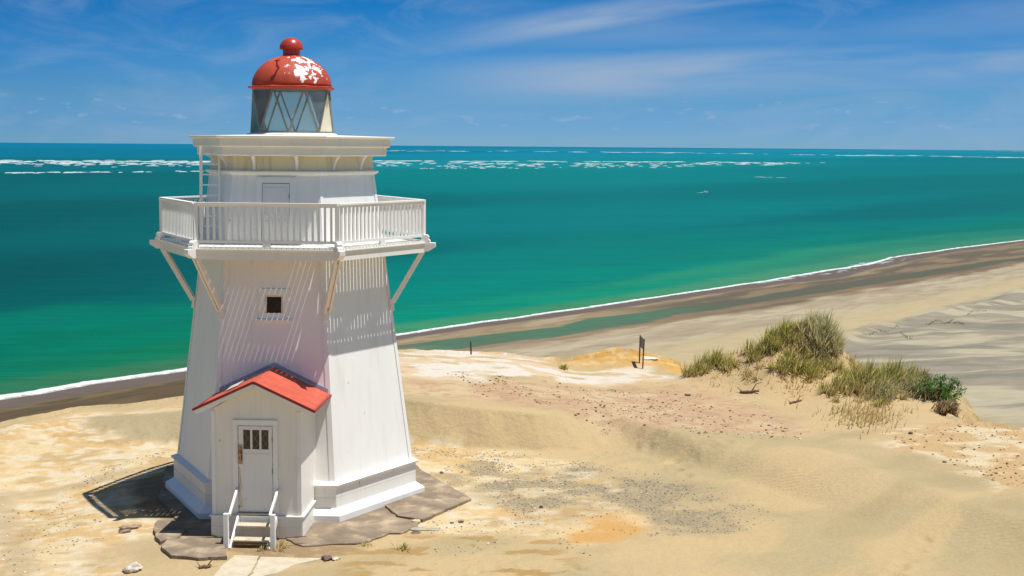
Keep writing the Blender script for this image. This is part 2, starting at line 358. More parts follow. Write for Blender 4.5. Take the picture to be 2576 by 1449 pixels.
def hit(px, py):                # where a viewing ray meets the ground
    d = ray(px, py); ts = np.linspace(20, 75, 1400); P = EYE+d*ts[:, None]
    hh = H(P[:, 0], P[:, 1]); k = np.argmax(P[:, 2] < hh)
    return Vector((P[k, 0], P[k, 1], hh[k])) if P[k, 2] < hh[k] else None
def gz(x, y): return float(H(np.array([x]), np.array([y]))[0])

def gridmesh(name, X, Y, Z, colr, m, kind='structure', label=None):
    ny, nx = X.shape; v = np.stack([X, Y, Z], -1).reshape(-1, 3)
    i = np.arange((ny-1)*(nx-1)); r_ = i//(nx-1); c_ = i % (nx-1); a = r_*nx+c_
    f = np.stack([a, a+1, a+nx+1, a+nx], -1)
    me = bpy.data.meshes.new(name); me.vertices.add(len(v)); me.vertices.foreach_set('co', v.ravel().astype(np.float32))
    me.loops.add(f.size); me.loops.foreach_set('vertex_index', f.ravel().astype(np.int32))
    me.polygons.add(len(f)); me.polygons.foreach_set('loop_start', (np.arange(len(f))*4).astype(np.int32)); me.polygons.foreach_set('loop_total', np.full(len(f), 4, np.int32))
    me.update(calc_edges=True); me.polygons.foreach_set('use_smooth', np.ones(len(f), bool))
    at_ = me.attributes.new('tint', 'FLOAT_COLOR', 'POINT'); cc = np.ones((len(v), 4), np.float32); cc[:, :3] = colr.reshape(-1, 3); at_.data.foreach_set('color', cc.ravel())
    me.materials.append(m); me.validate()
    o = bpy.data.objects.new(name, me); COL.objects.link(o); tag(o, label, None, None, kind); return o

# ------------------------------------------------------------------ headland ground
def ground():
    xs = np.concatenate([np.arange(-75, -13, 1.5), np.arange(-13, 26, 0.058), np.arange(26, 75, 1.5)])
    ys = np.concatenate([np.arange(-60, -10.5, 1.2), np.arange(-10.5, 21, 0.058), np.arange(21, 70, 1.5)])
    X, Y = np.meshgrid(xs, ys); Z = H(X, Y)
    def reg(px, soft=0.6, warp=1.2, fr=.8, s=1.0, o=6):
        poly = []
        for q in px:
            p = hit(q[0], q[1]) if len(q) == 2 else None
            poly.append((p.x, p.y) if p is not None else at(q[0], q[1], 0.6))
        d = sdist(poly, X, Y)+warp*(fbm(X*fr, Y*fr*1.3, o, s)-.5)*2
        return sstep(-soft, soft, d)[..., None]
    f1 = fbm(X*.8, Y*1.0, 6, 20.)[..., None]; f2 = fbm(X*3.2, Y*4.2, 5, 21.)[..., None]; f3 = fbm(X*9, Y*9, 4, 22.)[..., None]; f4 = fbm(X*.25, Y*.3, 4, 23.)[..., None]
    c = lambda *q: lin(q)
    def mx(a, b, f): return a*(1-f)+b*f
    col = mx(c(228, 200, 152), c(214, 192, 146), sstep(.38, .58, f4))*(0.97+0.06*f2)
    # wind-sorted darker and paler drifts sweeping across the sand
    dr_ = fbm(X*.22+Y*.16, Y*.55-X*.42, 5, 50.)[..., None]; col = mx(col, c(234, 204, 152), sstep(.52, .68, dr_)*.8); col = mx(col, c(204, 182, 136), sstep(.46, .30, dr_)*.6)
    fg_ = fbm(X*14+Y*3, Y*20, 3, 51.)[..., None]; col = col*(0.95+0.10*fg_)
    cream = mx(mx(c(252, 224, 174), c(242, 204, 144), sstep(.42, .62, f1)), c(255, 238, 206), sstep(.50, .62, f2)*.8); cream = cream*(0.90+0.2*f3)
    cream = mx(cream, c(214, 180, 125), sstep(.56, .7, fbm(X*1.6, Y*2.4, 6, 26.))[..., None]*.7)
    white = mx(c(255, 242, 224), c(244, 214, 172), sstep(.5, .62, f1+.35*(f2-.5))*.9); white = mx(white, c(226, 200, 150), sstep(.58, .68, fbm(X*.7, Y*1.5, 6, 27.))[..., None])
    white = white*(0.95+0.1*f3)
    orange = mx(c(243, 196, 118), c(236, 180, 96), f1)*(0.9+0.2*f2); orange = mx(orange, c(246, 222, 170), sstep(.58, .66, f2)*.7)
    pink = mx(c(226, 190, 150), c(236, 208, 164), sstep(.4, .62, f1))*(0.93+0.14*f3); pink = mx(pink, c(206, 166, 130), sstep(.5, .66, f2)*.6)
    grav = mx(c(190, 172, 136), c(204, 184, 144), f1)*(0.82+0.36*f3)
    grey = c(205, 186, 144)*(0.97+0.06*f2)
    # left ground
    m = reg([(-150, 1100), (0, 1082), (190, 1040), (455, 1024), (620, 1050), (560, 1250), (480, 1330), (330, 1380), (250, 1480), (-150, 1500)], .5, .8, .7, 2.); col = mx(col, cream, m)
    m = reg([(210, 1045), (455, 1032), (600, 1060), (520, 1110), (330, 1102), (240, 1085)], .35, .45, .9, 3.); col = mx(col, grey, m)
    # track of rubble in the left corner and the faint path above the shadow
    m = reg([(-60, 1235), (150, 1225), (300, 1185), (420, 1165), (300, 1200), (140, 1245), (40, 1262), (60, 1330), (120, 1480), (20, 1480), (-30, 1330)], .3, .28, 1.6, 4.); col = mx(col, mx(c(206, 180, 140), c(222, 196, 154), f2), m*.7)
    m = reg([(200, 1395), (360, 1350), (540, 1330), (560, 1365), (400, 1400), (230, 1440)], .3, .4, 1.2, 5.); col = mx(col, c(212, 184, 140), m*.6)
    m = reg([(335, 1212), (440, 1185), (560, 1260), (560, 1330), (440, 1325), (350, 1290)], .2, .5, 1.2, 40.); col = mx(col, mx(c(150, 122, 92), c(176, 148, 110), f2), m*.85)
    # right of tower
    m = reg([(1000, 1122), (1300, 1135), (1460, 1160), (1620, 1250), (1560, 1345), (1250, 1350), (1060, 1345), (980, 1290)], .4, .9, .9, 6.); col = mx(col, cream, m)
    m = reg([(1040, 1140), (1130, 1135), (1240, 1180), (1180, 1200)], .2, .4, 1.5, 30.); col = mx(col, c(240, 200, 130), m*.6)
    m = reg([(1190, 1215), (1450, 1168), (1700, 1200), (1870, 1250), (1930, 1300), (1780, 1345), (1600, 1350), (1430, 1330), (1280, 1290)], .7, 1.0, .8, 7.); col = mx(col, grav, m*(.35+.65*sstep(.38, .58, fbm(X*1.1, Y*1.1, 5, 31.))[..., None]))
    m = reg([(1060, 1180), (1200, 1150), (1420, 1165), (1300, 1230), (1200, 1260)], .4, .7, 1.3, 32.); col = mx(col, grav, m*sstep(.48, .6, f1)*.8)
    m = reg([(1400, 1345), (1510, 1290), (1600, 1285), (1625, 1320), (1540, 1365), (1430, 1372)], .2, .45, 1.2, 8.); col = mx(col, mx(c(252, 220, 166), c(240, 186, 112), sstep(.4, .65, f1)), m*.95)
    # olive-brown damp blotches in front
    bl = sstep(.56, .63, fbm(X*1.3, Y*2.6, 6, 12.))[..., None]
    m = reg([(840, 1390), (1000, 1345), (1250, 1350), (1420, 1360), (1500, 1480), (840, 1500)], .5, .6, .8, 9.); col = mx(col, c(196, 156, 92), m*bl*.75)
    m = reg([(560, 1330), (880, 1330), (900, 1380), (780, 1420), (560, 1400)], .4, .3, 1.2, 33.); col = mx(col, mx(c(176, 146, 112), c(206, 176, 130), sstep(.45, .6, f2)), m*.8)
    # far shelf
    m = reg([(1000, 950), (1300, 955), (1720, 945), (1900, 1010), (2040, 1085), (1900, 1092), (1700, 1078), (1450, 1045), (1200, 1010), (1000, 992)], .6, .7, .8, 10.); col = mx(col, pink, m)
    m = reg([(960, 885), (1100, 884), (1340, 884), (1600, 880), (1690, 915), (1640, 935), (1730, 950), (1600, 958), (1350, 950), (1200, 958), (960, 948)], .35, .8, .7, 11.); col = mx(col, white, m)
    m = reg([(1180, 882), (1330, 872), (1380, 890), (1420, 854), (1540, 846), (1700, 860), (1740, 900), (1745, 945), (1690, 935), (1640, 905), (1500, 884), (1400, 888), (1300, 884)], .3, .4, 1.2, 12.); col = mx(col, orange, m)
    m = reg([(1400, 870), (1480, 855), (1570, 866), (1500, 872)], .2, .2, 1.2, 35.); col = mx(col, c(206, 180, 126), m*.8)
    m = reg([(1400, 925), (1600, 890), (1640, 905), (1500, 935)], .2, .3, 1.2, 34.); col = mx(col, c(222, 198, 148), m)
    m = np.exp(-((X-12.9)/3.0)**4-((Y-17.4)/2.0)**4)[..., None]*sstep(.22, .40, fbm(X*.7, Y*.9, 5, 41.))[..., None]; col = mx(col, orange, np.clip(m*1.2, 0, 1))
    # right-hand stony slope
    m = reg([(2250, 1085), (2400, 1052), (2600, 1085), (2700, 1290), (2560, 1240), (2380, 1170), (2240, 1120)], .5, .9, .9, 13.)
    sp_m = mx(c(230, 194, 142), c(250, 228, 186), sstep(.50, .64, fbm(X*1.5, Y*2.0, 6, 14.))[..., None]); col = mx(col, sp_m*(0.92+0.16*f3), m*sstep(.3, .5, f1+.12))
    # cliff rock colour below the rim
    d = sdist(E, X, Y)[..., None]; col = mx(col, mx(c(222, 180, 110), c(240, 210, 150), f1), sstep(.0, -1.0, d))
    # grass dune sand: warm
    m = np.exp(-((X-18)/3.8)**2-((Y-11)/3.2)**2)[..., None]; col = mx(col, c(232, 200, 148), np.clip(m*1.3, 0, 1)*.8)
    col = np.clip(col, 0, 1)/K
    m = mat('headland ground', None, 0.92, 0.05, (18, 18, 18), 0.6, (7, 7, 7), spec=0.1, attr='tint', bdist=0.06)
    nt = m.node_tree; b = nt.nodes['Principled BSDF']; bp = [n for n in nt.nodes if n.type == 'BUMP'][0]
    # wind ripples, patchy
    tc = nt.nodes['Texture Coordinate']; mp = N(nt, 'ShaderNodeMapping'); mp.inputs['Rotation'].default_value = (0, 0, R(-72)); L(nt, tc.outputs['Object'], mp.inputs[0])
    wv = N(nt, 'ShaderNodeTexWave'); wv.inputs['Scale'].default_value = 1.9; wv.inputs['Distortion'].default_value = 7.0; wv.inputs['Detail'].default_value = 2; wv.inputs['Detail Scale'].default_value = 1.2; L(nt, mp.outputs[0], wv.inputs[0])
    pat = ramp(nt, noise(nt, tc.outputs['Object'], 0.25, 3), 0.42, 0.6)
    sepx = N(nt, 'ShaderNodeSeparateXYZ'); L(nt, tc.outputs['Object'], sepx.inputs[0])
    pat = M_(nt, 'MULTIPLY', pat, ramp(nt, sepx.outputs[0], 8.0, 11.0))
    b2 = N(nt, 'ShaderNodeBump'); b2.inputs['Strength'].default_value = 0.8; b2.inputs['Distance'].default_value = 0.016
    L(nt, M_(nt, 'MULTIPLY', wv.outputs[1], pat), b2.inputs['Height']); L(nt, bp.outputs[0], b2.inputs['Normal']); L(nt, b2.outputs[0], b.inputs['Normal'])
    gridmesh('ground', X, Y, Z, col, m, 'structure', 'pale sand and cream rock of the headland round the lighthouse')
ground()

# ------------------------------------------------------------------ beach and sea
SEA = -80.0
SH = [(-400, 1090), (-150, 1038), (0, 1008), (100, 993), (235, 968), (470, 935), (700, 895), (1000, 845), (1200, 815), (1350, 794), (1500, 773), (1740, 737), (1950, 705), (2050, 688), (2200, 664), (2245, 649), (2400, 627), (2576, 605), (2750, 588), (2950, 573)]
SHW = np.array([at(a, b, SEA) for a, b in SH])
U = np.array([0.745, 0.667]); U /= np.linalg.norm(U); V = np.array([U[1], -U[0]])       # V points inland (towards the right/near side)
O_ = SHW[2]
def uv(P): P = np.asarray(P, float)-O_; return P@U, P@V
def curve(px, z=SEA):
    W = np.array([at(a, b, z) for a, b in px]); u, v = uv(W); o = np.argsort(u); return u[o], v[o]
su, sv_ = uv(SHW); 
lt = curve([(940, 873), (1010, 870), (1400, 825), (1480, 803), (1650, 784), (1850, 757), (2000, 733), (2130, 712), (2400, 672), (2576, 648), (2800, 625)])
lb = curve([(940, 906), (1180, 880), (1380, 853), (1540, 828), (1680, 803), (1850, 775), (2100, 735), (2350, 695), (2576, 655), (2800, 633)])
wet = curve([(-400, 1112), (0, 1030), (235, 992), (470, 955), (1000, 856), (1200, 826), (1500, 785), (1950, 718), (2100, 703), (2245, 668), (2400, 636), (2576, 611), (2800, 590)])
dry = curve([(-400, 1600), (0, 1280), (470, 1150), (1000, 930), (1180, 902), (1380, 872), (1540, 842), (1850, 790), (2100, 748), (2350, 706), (2576, 664), (2800, 640)])
def beach():
    us = np.concatenate([np.arange(-260, 900, 1.6), np.arange(900, 2600, 8.0)]); vs = np.concatenate([np.arange(-60, 20, 1.2), np.arange(20, 420, 1.3), np.arange(420, 760, 6)])
    Ug, Vg = np.meshgrid(us, vs); X = O_[0]+Ug*U[0]+Vg*V[0]; Y = O_[1]+Ug*U[1]+Vg*V[1]
    s = np.interp(Ug, su, sv_); d = Vg-s                         # metres inland from the waterline
    wob = (fbm(Ug*.03, Vg*.12, 5, 1.)-.5)
    lt_ = np.interp(Ug, *lt); lb_ = np.interp(Ug, *lb); we = np.interp(Ug, *wet); dr = np.interp(Ug, *dry)
    # height: gentle beach, dunes inland on the right
    Z = SEA+np.clip(d, -60, 40)*0.02+0.02
    # dune field well inland
    DX, DY = at(2180, 850, SEA); 
    dn = sstep(0, 1, (Vg-np.interp(Ug, *curve([(1900, 960), (2180, 850), (2350, 800), (2576, 740), (2800, 700)])))/25.)
    rot = Ug*.5+Vg*.87; r2 = -Ug*.87+Vg*.5
    dunes = fbm(X*.010+.02*Y*0, Y*.045, 5, 2.)
    Z = Z+dn*(2.0+9*(dunes-.35)+2.2*(fbm(X*.03, Y*.12, 4, 5.)-.5))
    # scrubby foredune ridge
    rd = curve([(2000, 905), (2180, 842), (2330, 815), (2450, 795), (2576, 745)]); rr = Vg-np.interp(Ug, *rd)-6*(fbm(Ug*.05, Vg*.02, 3, 7.)-.5)
    on = sstep(230, 262, Ug)*1.0
    Z = Z+on*3.2*np.exp(-(rr/7.)**2)*(0.4+1.2*fbm(Ug*.07, Vg*.07, 3, 8.))
    def mx(a, b, f): return a*(1-f)+b*f
    c = lambda *q: lin(q)
    n1 = fbm(Ug*.02, Vg*.1, 6, 3.)[..., None]; n2 = fbm(Ug*.06, Vg*.35, 5, 4.)[..., None]; n3 = fbm(Ug*.3, Vg*.9, 4, 14.)[..., None]
    right = sstep(150, 420, Ug)[..., None]
    left = sstep(200, 140, Ug)[..., None]
    # left strip of dark sand
    dark = mx(c(112, 92, 66), c(132, 112, 78), sstep(.42, .6, n1)); dark = mx(dark, c(92, 84, 56), sstep(.5, .66, n2)*sstep(-40, 10, Ug)[..., None]*.8)
    bar = mx(c(174, 152, 116), c(190, 170, 138), sstep(.4, .62, n1)); bar = mx(bar, c(150, 128, 100), sstep(.5, .66, n2)*.6)
    pale = mx(c(192, 174, 142), c(208, 192, 160), sstep(.4, .6, n1)); pale = mx(pale, c(172, 154, 126), sstep(.52, .66, n2)*.55)
    warm = mx(c(208, 188, 146), c(218, 198, 152), n2)
    grey = mx(c(172, 162, 140), c(206, 194, 164), sstep(.44, .54, fbm(X*.010, Y*.07, 6, 6.)[..., None])); grey = mx(grey, c(146, 140, 124), sstep(.50, .66, fbm(X*.016, Y*.14, 6, 9.)[..., None])*.75)
    col = mx(bar, dark, left)
    wl = wob*18
    col = mx(col, mx(c(116, 102, 94), c(130, 114, 104), n2), (sstep(3, -3, Vg-we+wl*.5)[..., None]))           # wet swash, purple grey
    f = (sstep(-4, 4, Vg-dr+wl))[..., None]; col = mx(col, pale, f*(1-left))
    wm = curve([(1500, 900), (2000, 820), (2300, 760), (2576, 700), (2800, 670)]); f = (sstep(-14, 14, Vg-np.interp(Ug, *wm)+wl*1.6))[..., None]; col = mx(col, warm, f*(1-left))
    gc = curve([(1700, 960), (2000, 880), (2180, 820), (2350, 770), (2576, 715), (2800, 680)]); f = (sstep(-6, 10, Vg-np.interp(Ug, *gc)-8+wl))[..., None]; col = mx(col, grey, f*(1-left))
    # lagoon
    inl = (sstep(-1.5, 1.5, Vg-lt_+wl*.6)*sstep(1.5, -1.5, Vg-lb_+wl*.6))[..., None]
    shal = sstep(330, 440, Ug)[..., None]; lag = mx(mx(c(84, 132, 104), c(92, 124, 96), n1), mx(c(112, 104, 84), c(98, 108, 88), n1), np.clip(shal+sstep(.5, .66, n2)*.5, 0, 1))
    wide = (sstep(-8, 8, Vg-we-3+wl)*sstep(6, -6, Vg-dr+wl)*sstep(330, 400, Ug))[..., None]
    col = mx(col, mx(c(112, 102, 84), c(150, 128, 98), sstep(.48, .62, n1)), wide*.9)
    col = mx(col, lag, inl*(1-left))
    rim = (np.exp(-((Vg-lb_+wl*.6-4)/4.)**2))[..., None]; col = mx(col, mx(c(140, 112, 88), c(160, 134, 104), n2), rim*(1-left)*.7)
    col = col*(0.95+0.1*n3); col = np.clip(col, 0, 1)/K
    m = mat('beach sand', None, 0.8, 0.08, (.08, .5, .5), 0.3, (.4, .8, .4), spec=0.15, attr='tint', bdist=0.15)
    o = gridmesh('beach', X, Y, Z, col, m, 'structure', 'tidal beach with lagoon strip and grey dunes below the headland')
    return Ug, Vg
beach()

def sea():
    az_ = np.concatenate([np.linspace(-180, -60, 25)[:-1], np.linspace(-60, -25, 60)[:-1], np.linspace(-25, 45, 520)[:-1], np.linspace(45, 180, 40)])
    rr = 120*np.exp(np.linspace(0, math.log(260000/120.), 900))
    A, Rr = np.meshgrid(np.radians(az_), rr); X = Rr*np.sin(A); Y = Rr*np.cos(A)-CAMD
    P = []; Cc = []
    pts = [(0, 365, 10, 124, 158), (1300, 368, 20, 136, 166), (2500, 382, 40, 140, 162), (0, 385, 0, 120, 146), (470, 385, 0, 120, 146), (1300, 390, 8, 138, 160), (2000, 392, 5, 140, 155), (2500, 402, 5, 122, 130),
           (0, 418, 0, 110, 118), (470, 418, 0, 112, 118), (1100, 412, 30, 140, 148), (1700, 412, 15, 138, 140), (2300, 425, 0, 124, 124),
           (0, 450, 0, 98, 98), (400, 450, 0, 104, 102), (1050, 440, 0, 130, 126), (1700, 440, 0, 131, 128), (2400, 460, 0, 116, 112),
           (0, 560, 0, 90, 88), (400, 560, 0, 98, 94), (1100, 560, 0, 124, 120), (1700, 540, 0, 126, 122), (2400, 520, 0, 112, 108), (2100, 580, 0, 124, 114), (2450, 575, 20, 124, 104),
           (0, 700, 0, 84, 80), (400, 680, 0, 90, 86), (1100, 680, 0, 128, 116), (1600, 640, 0, 128, 114), (200, 745, 0, 92, 86), (460, 735, 0, 100, 92), (1100, 730, 0, 136, 118), (1500, 700, 0, 134, 114), (1900, 620, 16, 132, 112),
           (100, 800, 0, 122, 98), (400, 790, 0, 124, 98), (100, 860, 0, 118, 90), (400, 850, 0, 124, 92), (1100, 790, 6, 146, 116), (1500, 740, 30, 146, 112), (1900, 665, 70, 148, 110), (2200, 625, 80, 140, 108), (2500, 590, 62, 132, 106),
           (0, 925, 20, 120, 88), (400, 885, 30, 124, 84), (0, 985, 84, 124, 84), (250, 945, 90, 124, 82), (450, 922, 104, 122, 84), (1050, 825, 110, 150, 104), (1500, 764, 112, 146, 102), (1900, 700, 118, 150, 108), (2180, 655, 122, 146, 108), (2500, 607, 104, 140, 108)]
    def offs(x, y):
        u, v = uv(np.stack([np.asarray(x), np.asarray(y)], -1)); return np.maximum(np.interp(u, su, sv_)-v, 0)+60
    for px, py, *c in pts:
        x, y = at(px, py, SEA); P.append((math.atan2(x, y+CAMD), math.log(offs(x, y)))); Cc.append(lin(c))
    P = np.array(P); Cc = np.array(Cc)
    wob = (fbm(np.degrees(A)*.25, np.log(Rr)*9, 4, 1.)-.5)
    lr = np.log(offs(X, Y))+wob*.12
    num = 0; den = 0
    for (a, l), c in zip(P, Cc):
        # distances weigh range more than bearing; far rows are squeezed in log-range
        kl = 6.5 if l < 8.6 else 9.0
        d2 = ((A-a)*5.5)**2+((lr-l)*kl*.45)**2
        w_ = 1/(d2+0.10)**2.6; num = num+w_[..., None]*c; den = den+w_[..., None]
    col = num/den
    st = fbm(X*.004+Y*.004, (Y-X)*.02, 5, 3.)[..., None]; col = col*(0.97+0.06*st)
    col = np.clip(col, 0, 1)/K*np.array([.45, 1.10, 1.10])
    m = mat('sea water', None, 0.42, 0.04, (.01, .06, .1), 0.55, (.5, .5, .5), spec=0.02, attr='tint', bdist=0.35)
    nt = m.node_tree; b = nt.nodes['Principled BSDF']; src = b.inputs['Base Color'].links[0].from_socket; tc = nt.nodes['Texture Coordinate']
    for sc_, lo_, hi_, rz_ in (((.012, .12, .1), .93, 1.07, 42), ((.05, .4, .3), .90, 1.10, 30), ((.0016, .012, .01), .96, 1.04, 40)):
        mp = N(nt, 'ShaderNodeMapping'); mp.inputs['Scale'].default_value = sc_; mp.inputs['Rotation'].default_value = (0, 0, R(-rz_)); L(nt, tc.outputs['Object'], mp.inputs[0])
        f = ramp(nt, noise(nt, mp.outputs[0], 1.0, 6, .6), .3, .7, lo_, hi_); cb = N(nt, 'ShaderNodeCombineColor'); [L(nt, f, cb.inputs[i]) for i in range(3)]
        src = mixc(nt, 1.0, src, cb.outputs[0], 'MULTIPLY')
    L(nt, src, b.inputs['Base Color'])
    gridmesh('sea', X, Y, np.full(X.shape, SEA), col, m, 'structure', 'teal sea out to the horizon')
sea()

# surf along the waterline
def foam_mat():
    m = mat('sea foam', (0.60, 0.62, 0.62), 0.8, 0.06, (1, 1, 1), spec=0.2); nt = m.node_tree; b = nt.nodes['Principled BSDF']
    tc = nt.nodes['Texture Coordinate']
    g = N(nt, 'ShaderNodeAttribute', attribute_name='tint')
    nz = noise(nt, tc.outputs['Object'], 0.5, 8, 0.7, 1.5)
    s = N(nt, 'ShaderNodeSeparateColor'); L(nt, g.outputs['Color'], s.inputs[0])
    f = ramp(nt, M_(nt, 'ADD', nz, M_(nt, 'MULTIPLY', s.outputs[0], 0.26)), 0.60, 0.76)
    L(nt, mixc(nt, f, (0.27, 0.28, 0.23), (0.62, 0.63, 0.62)), b.inputs['Base Color']); return m
MFoam = foam_mat()
def surf():
    us = np.concatenate([np.arange(-260, 900, 0.9), np.arange(900, 1700, 3.0)]); k = np.linspace(0, 1, 9)
    s = np.interp(us, su, sv_)+3.0*(fbm(us*.035, us*0, 4, 2.)-.5)+1.4*(fbm(us*.25, us*0, 3, 5.)-.5)
    wd = (5.5+5*fbm(us*.02, us*0, 4, 3.)+2.5*(fbm(us*.3, us*0, 3, 4.)-.5))*(0.55+.45*(us < 120))
    v0 = s-wd; jit = 1.6*(fbm(us*.35, us*0+3, 3, 9.)-.5)
    Vv = v0[None]+(wd[None]+0)*k[:, None]+jit[None]*(1-k[:, None]); Uu = np.repeat(us[None], 9, 0)
    X = O_[0]+Uu*U[0]+Vv*V[0]; Y = O_[1]+Uu*U[1]+Vv*V[1]; sh = np.sin(k*math.pi)[:, None]
    Z = SEA+0.06+0.45*sh*(0.4+fbm(Uu*.2, Vv*.3, 3, 6.))
    c = np.repeat((0.15+0.85*np.sin(np.clip(k*1.1, 0, 1)*math.pi)**.7)[:, None]*np.ones_like(Uu)[..., None]*0+1, 3, -1) if False else np.repeat(((0.1+0.95*sh**.6)*np.ones_like(Uu))[..., None], 3, -1)
    o = gridmesh('shore_surf', X, Y, Z, c, MFoam, 'stuff', 'white surf breaking along the beach')
    tag(o, None, 'surf')
surf()
def streaks(name, rows, label):
    b = MB(); rnd = random.Random(11)
    for (pts, n, lmin, lmax, tmin, tmax, jit, hgt) in rows:
        for _ in range(n):
            t = rnd.random()*(len(pts)-1); i = min(int(t), len(pts)-2); t -= i
            px = pts[i][0]*(1-t)+pts[i+1][0]*t; py = pts[i][1]*(1-t)+pts[i+1][1]*t+rnd.gauss(0, jit)
            c = at(px, py, SEA); e = at(px+10, py+0.08, SEA); s1 = at(px, py+1, SEA)
            mpp = math.hypot(e[0]-c[0], e[1]-c[1])/10; dpp = math.hypot(s1[0]-c[0], s1[1]-c[1])
            ln = rnd.uniform(lmin, lmax)*mpp; th = rnd.uniform(tmin, tmax)*dpp
            ux, uy = (e[0]-c[0])/mpp/10, (e[1]-c[1])/mpp/10; vx, vy = -uy, ux
            m_ = 12; P = []; F = []
            ph = rnd.random()*9
            for q in range(m_+1):
                a = q/m_*2-1; wv = (1-a*a)**.5*th*.36*(0.6+.5*abs(math.sin(ph+q*1.9))); off = math.sin(ph+q*.8)*th*.25
                for sgn, z in ((-1, 0.05), (0, hgt*(1-a*a)), (1, 0.05)):
                    P.append((c[0]+ux*a*ln/2+vx*(off+sgn*wv/2), c[1]+uy*a*ln/2+vy*(off+sgn*wv/2), SEA+z))
            for q in range(m_):
                for r_ in (0, 1): F.append((q*3+r_, q*3+3+r_, q*3+4+r_, q*3+1+r_))
            b.add(P, F)
    o = b.build(name, MFoamW, smooth=True); tag(o, label, 'breakers', None, 'stuff')
MFoamW = mat('breaker foam', (0.36, 0.43, 0.44), 0.8, 0.08, (.02, .02, .02), spec=0.2)
streaks('breaking_waves', [
    ([(-60, 404), (250, 406), (480, 408), (700, 409)], 100, 8, 60, .35, 1.1, 1.2, 2.0),
    ([(-60, 409), (250, 411), (520, 412)], 90, 6, 44, .35, 1.3, 2.2, 2.5),
    ([(-60, 416), (480, 414)], 22, 5, 16, .5, 1.2, 4, 1.5),
    ([(-60, 436), (200, 434), (540, 431)], 40, 8, 36, .4, 1.3, .5, 2.0),
    ([(940, 379), (1300, 381), (1700, 384), (2100, 390), (2300, 392), (2640, 398)], 90, 10, 60, .3, 1.0, .6, 2.5),
    ([(940, 405), (1100, 406), (1500, 407), (1800, 408), (1990, 411)], 62, 8, 60, .5, 1.5, .7, 2.5),
    ([(940, 410), (1300, 413), (1700, 413), (1980, 412)], 90, 6, 40, .35, 1.2, 1.4, 2.5),
    ([(940, 418), (1300, 419), (1750, 418)], 60, 5, 24, .4, 1.2, 1.7, 2.0),
    ([(1050, 424), (1300, 423), (1700, 421)], 24, 4, 16, .4, .9, .8, 1.5),
    ([(1990, 411), (2080, 409)], 6, 8, 20, .4, .8, .3, 1.5),
    ([(2300, 376), (2640, 381)], 16, 8, 30, .3, .6, .4, 2.0),
    ([(1906, 445.5), (1994, 447.5)], 5, 10, 34, .35, .6, .2, .6)], 'broken white lines of waves on the distant bar')
streaks('backwash', [([(2110, 684), (2240, 657)], 14, 8, 34, .7, 1.8, 3.5, .4), ([(2150, 668), (2215, 660)], 4, 30, 70, 1.4, 2.2, 1.2, .5), ([(2268, 655), (2290, 651)], 3, 10, 22, .8, 1.5, 1, .4),
    ([(1900, 712), (2100, 684)], 10, 20, 60, .7, 1.4, 2.0, .4)], 'broken foam patches where the waterline kinks')
bpy.data.objects['backwash']['category'] = 'surf'

# ------------------------------------------------------------------ lighthouse
LH = empty('lighthouse', (0, 0, 0), -A0)
tag(LH, 'white hexagonal timber lighthouse with red dome standing on the sandy headland', 'lighthouse')
PI = math.pi; CS = math.cos(R(30))
def HV(k, r, z): t = R(30+60*k); return Vector((r*math.sin(t), -r*math.cos(t), z))     # corner k
def FN(k): t = R(60*k); return Vector((math.sin(t), -math.cos(t), 0))                 # outward normal of face k
def FT(k): t = R(60*k); return Vector((math.cos(t), math.sin(t), 0))                  # along face k, to the right seen from outside
def WR(z): return 2.94-0.1316*(z-0.88)
off = R(30)
# wall
b = MB(); b.lathe([(WR(0.1), 0.1), (WR(8.6), 8.6)], 6, off); wall = b.build('tower_wall', MW, LH)
for k in range(6):            # corner boards
    b = MB()
    def ringp(z, e, w_):
        V0 = HV(k, WR(z)+e, z); a = (HV(k+1, WR(z)+e, z)-V0).normalized(); c = (HV(k-1, WR(z)+e, z)-V0).normalized(); i_ = HV(k, WR(z)-.06, z)
        return [V0+c*w_, V0, V0+a*w_, i_]
    b.hexa(ringp(.88, .016, .12)+ringp(7.94, .016, .09)); b.build('corner_board', MWt, wall)
# plinth
b = MB()
b.lathe([(3.27, -0.25), (3.27, 0.17), (3.05, 0.30)], 6, off); b.build('foundation_kerb', MWt, LH, bevel=.012)
b = MB(); b.lathe([(3.045, 0.28), (3.045, 0.53)], 6, off); b.lathe([(3.033, 0.53), (3.033, 0.542)], 6, off); b.lathe([(3.043, 0.542), (3.043, 0.80)], 6, off)
pl = b.build('base_boards', MWc, LH)
b = MB(); b.lathe([(3.10, 0.79), (3.12, 0.845), (2.93, 0.905)], 6, off); b.build('base_ledge', MWt, LH, bevel=.008)
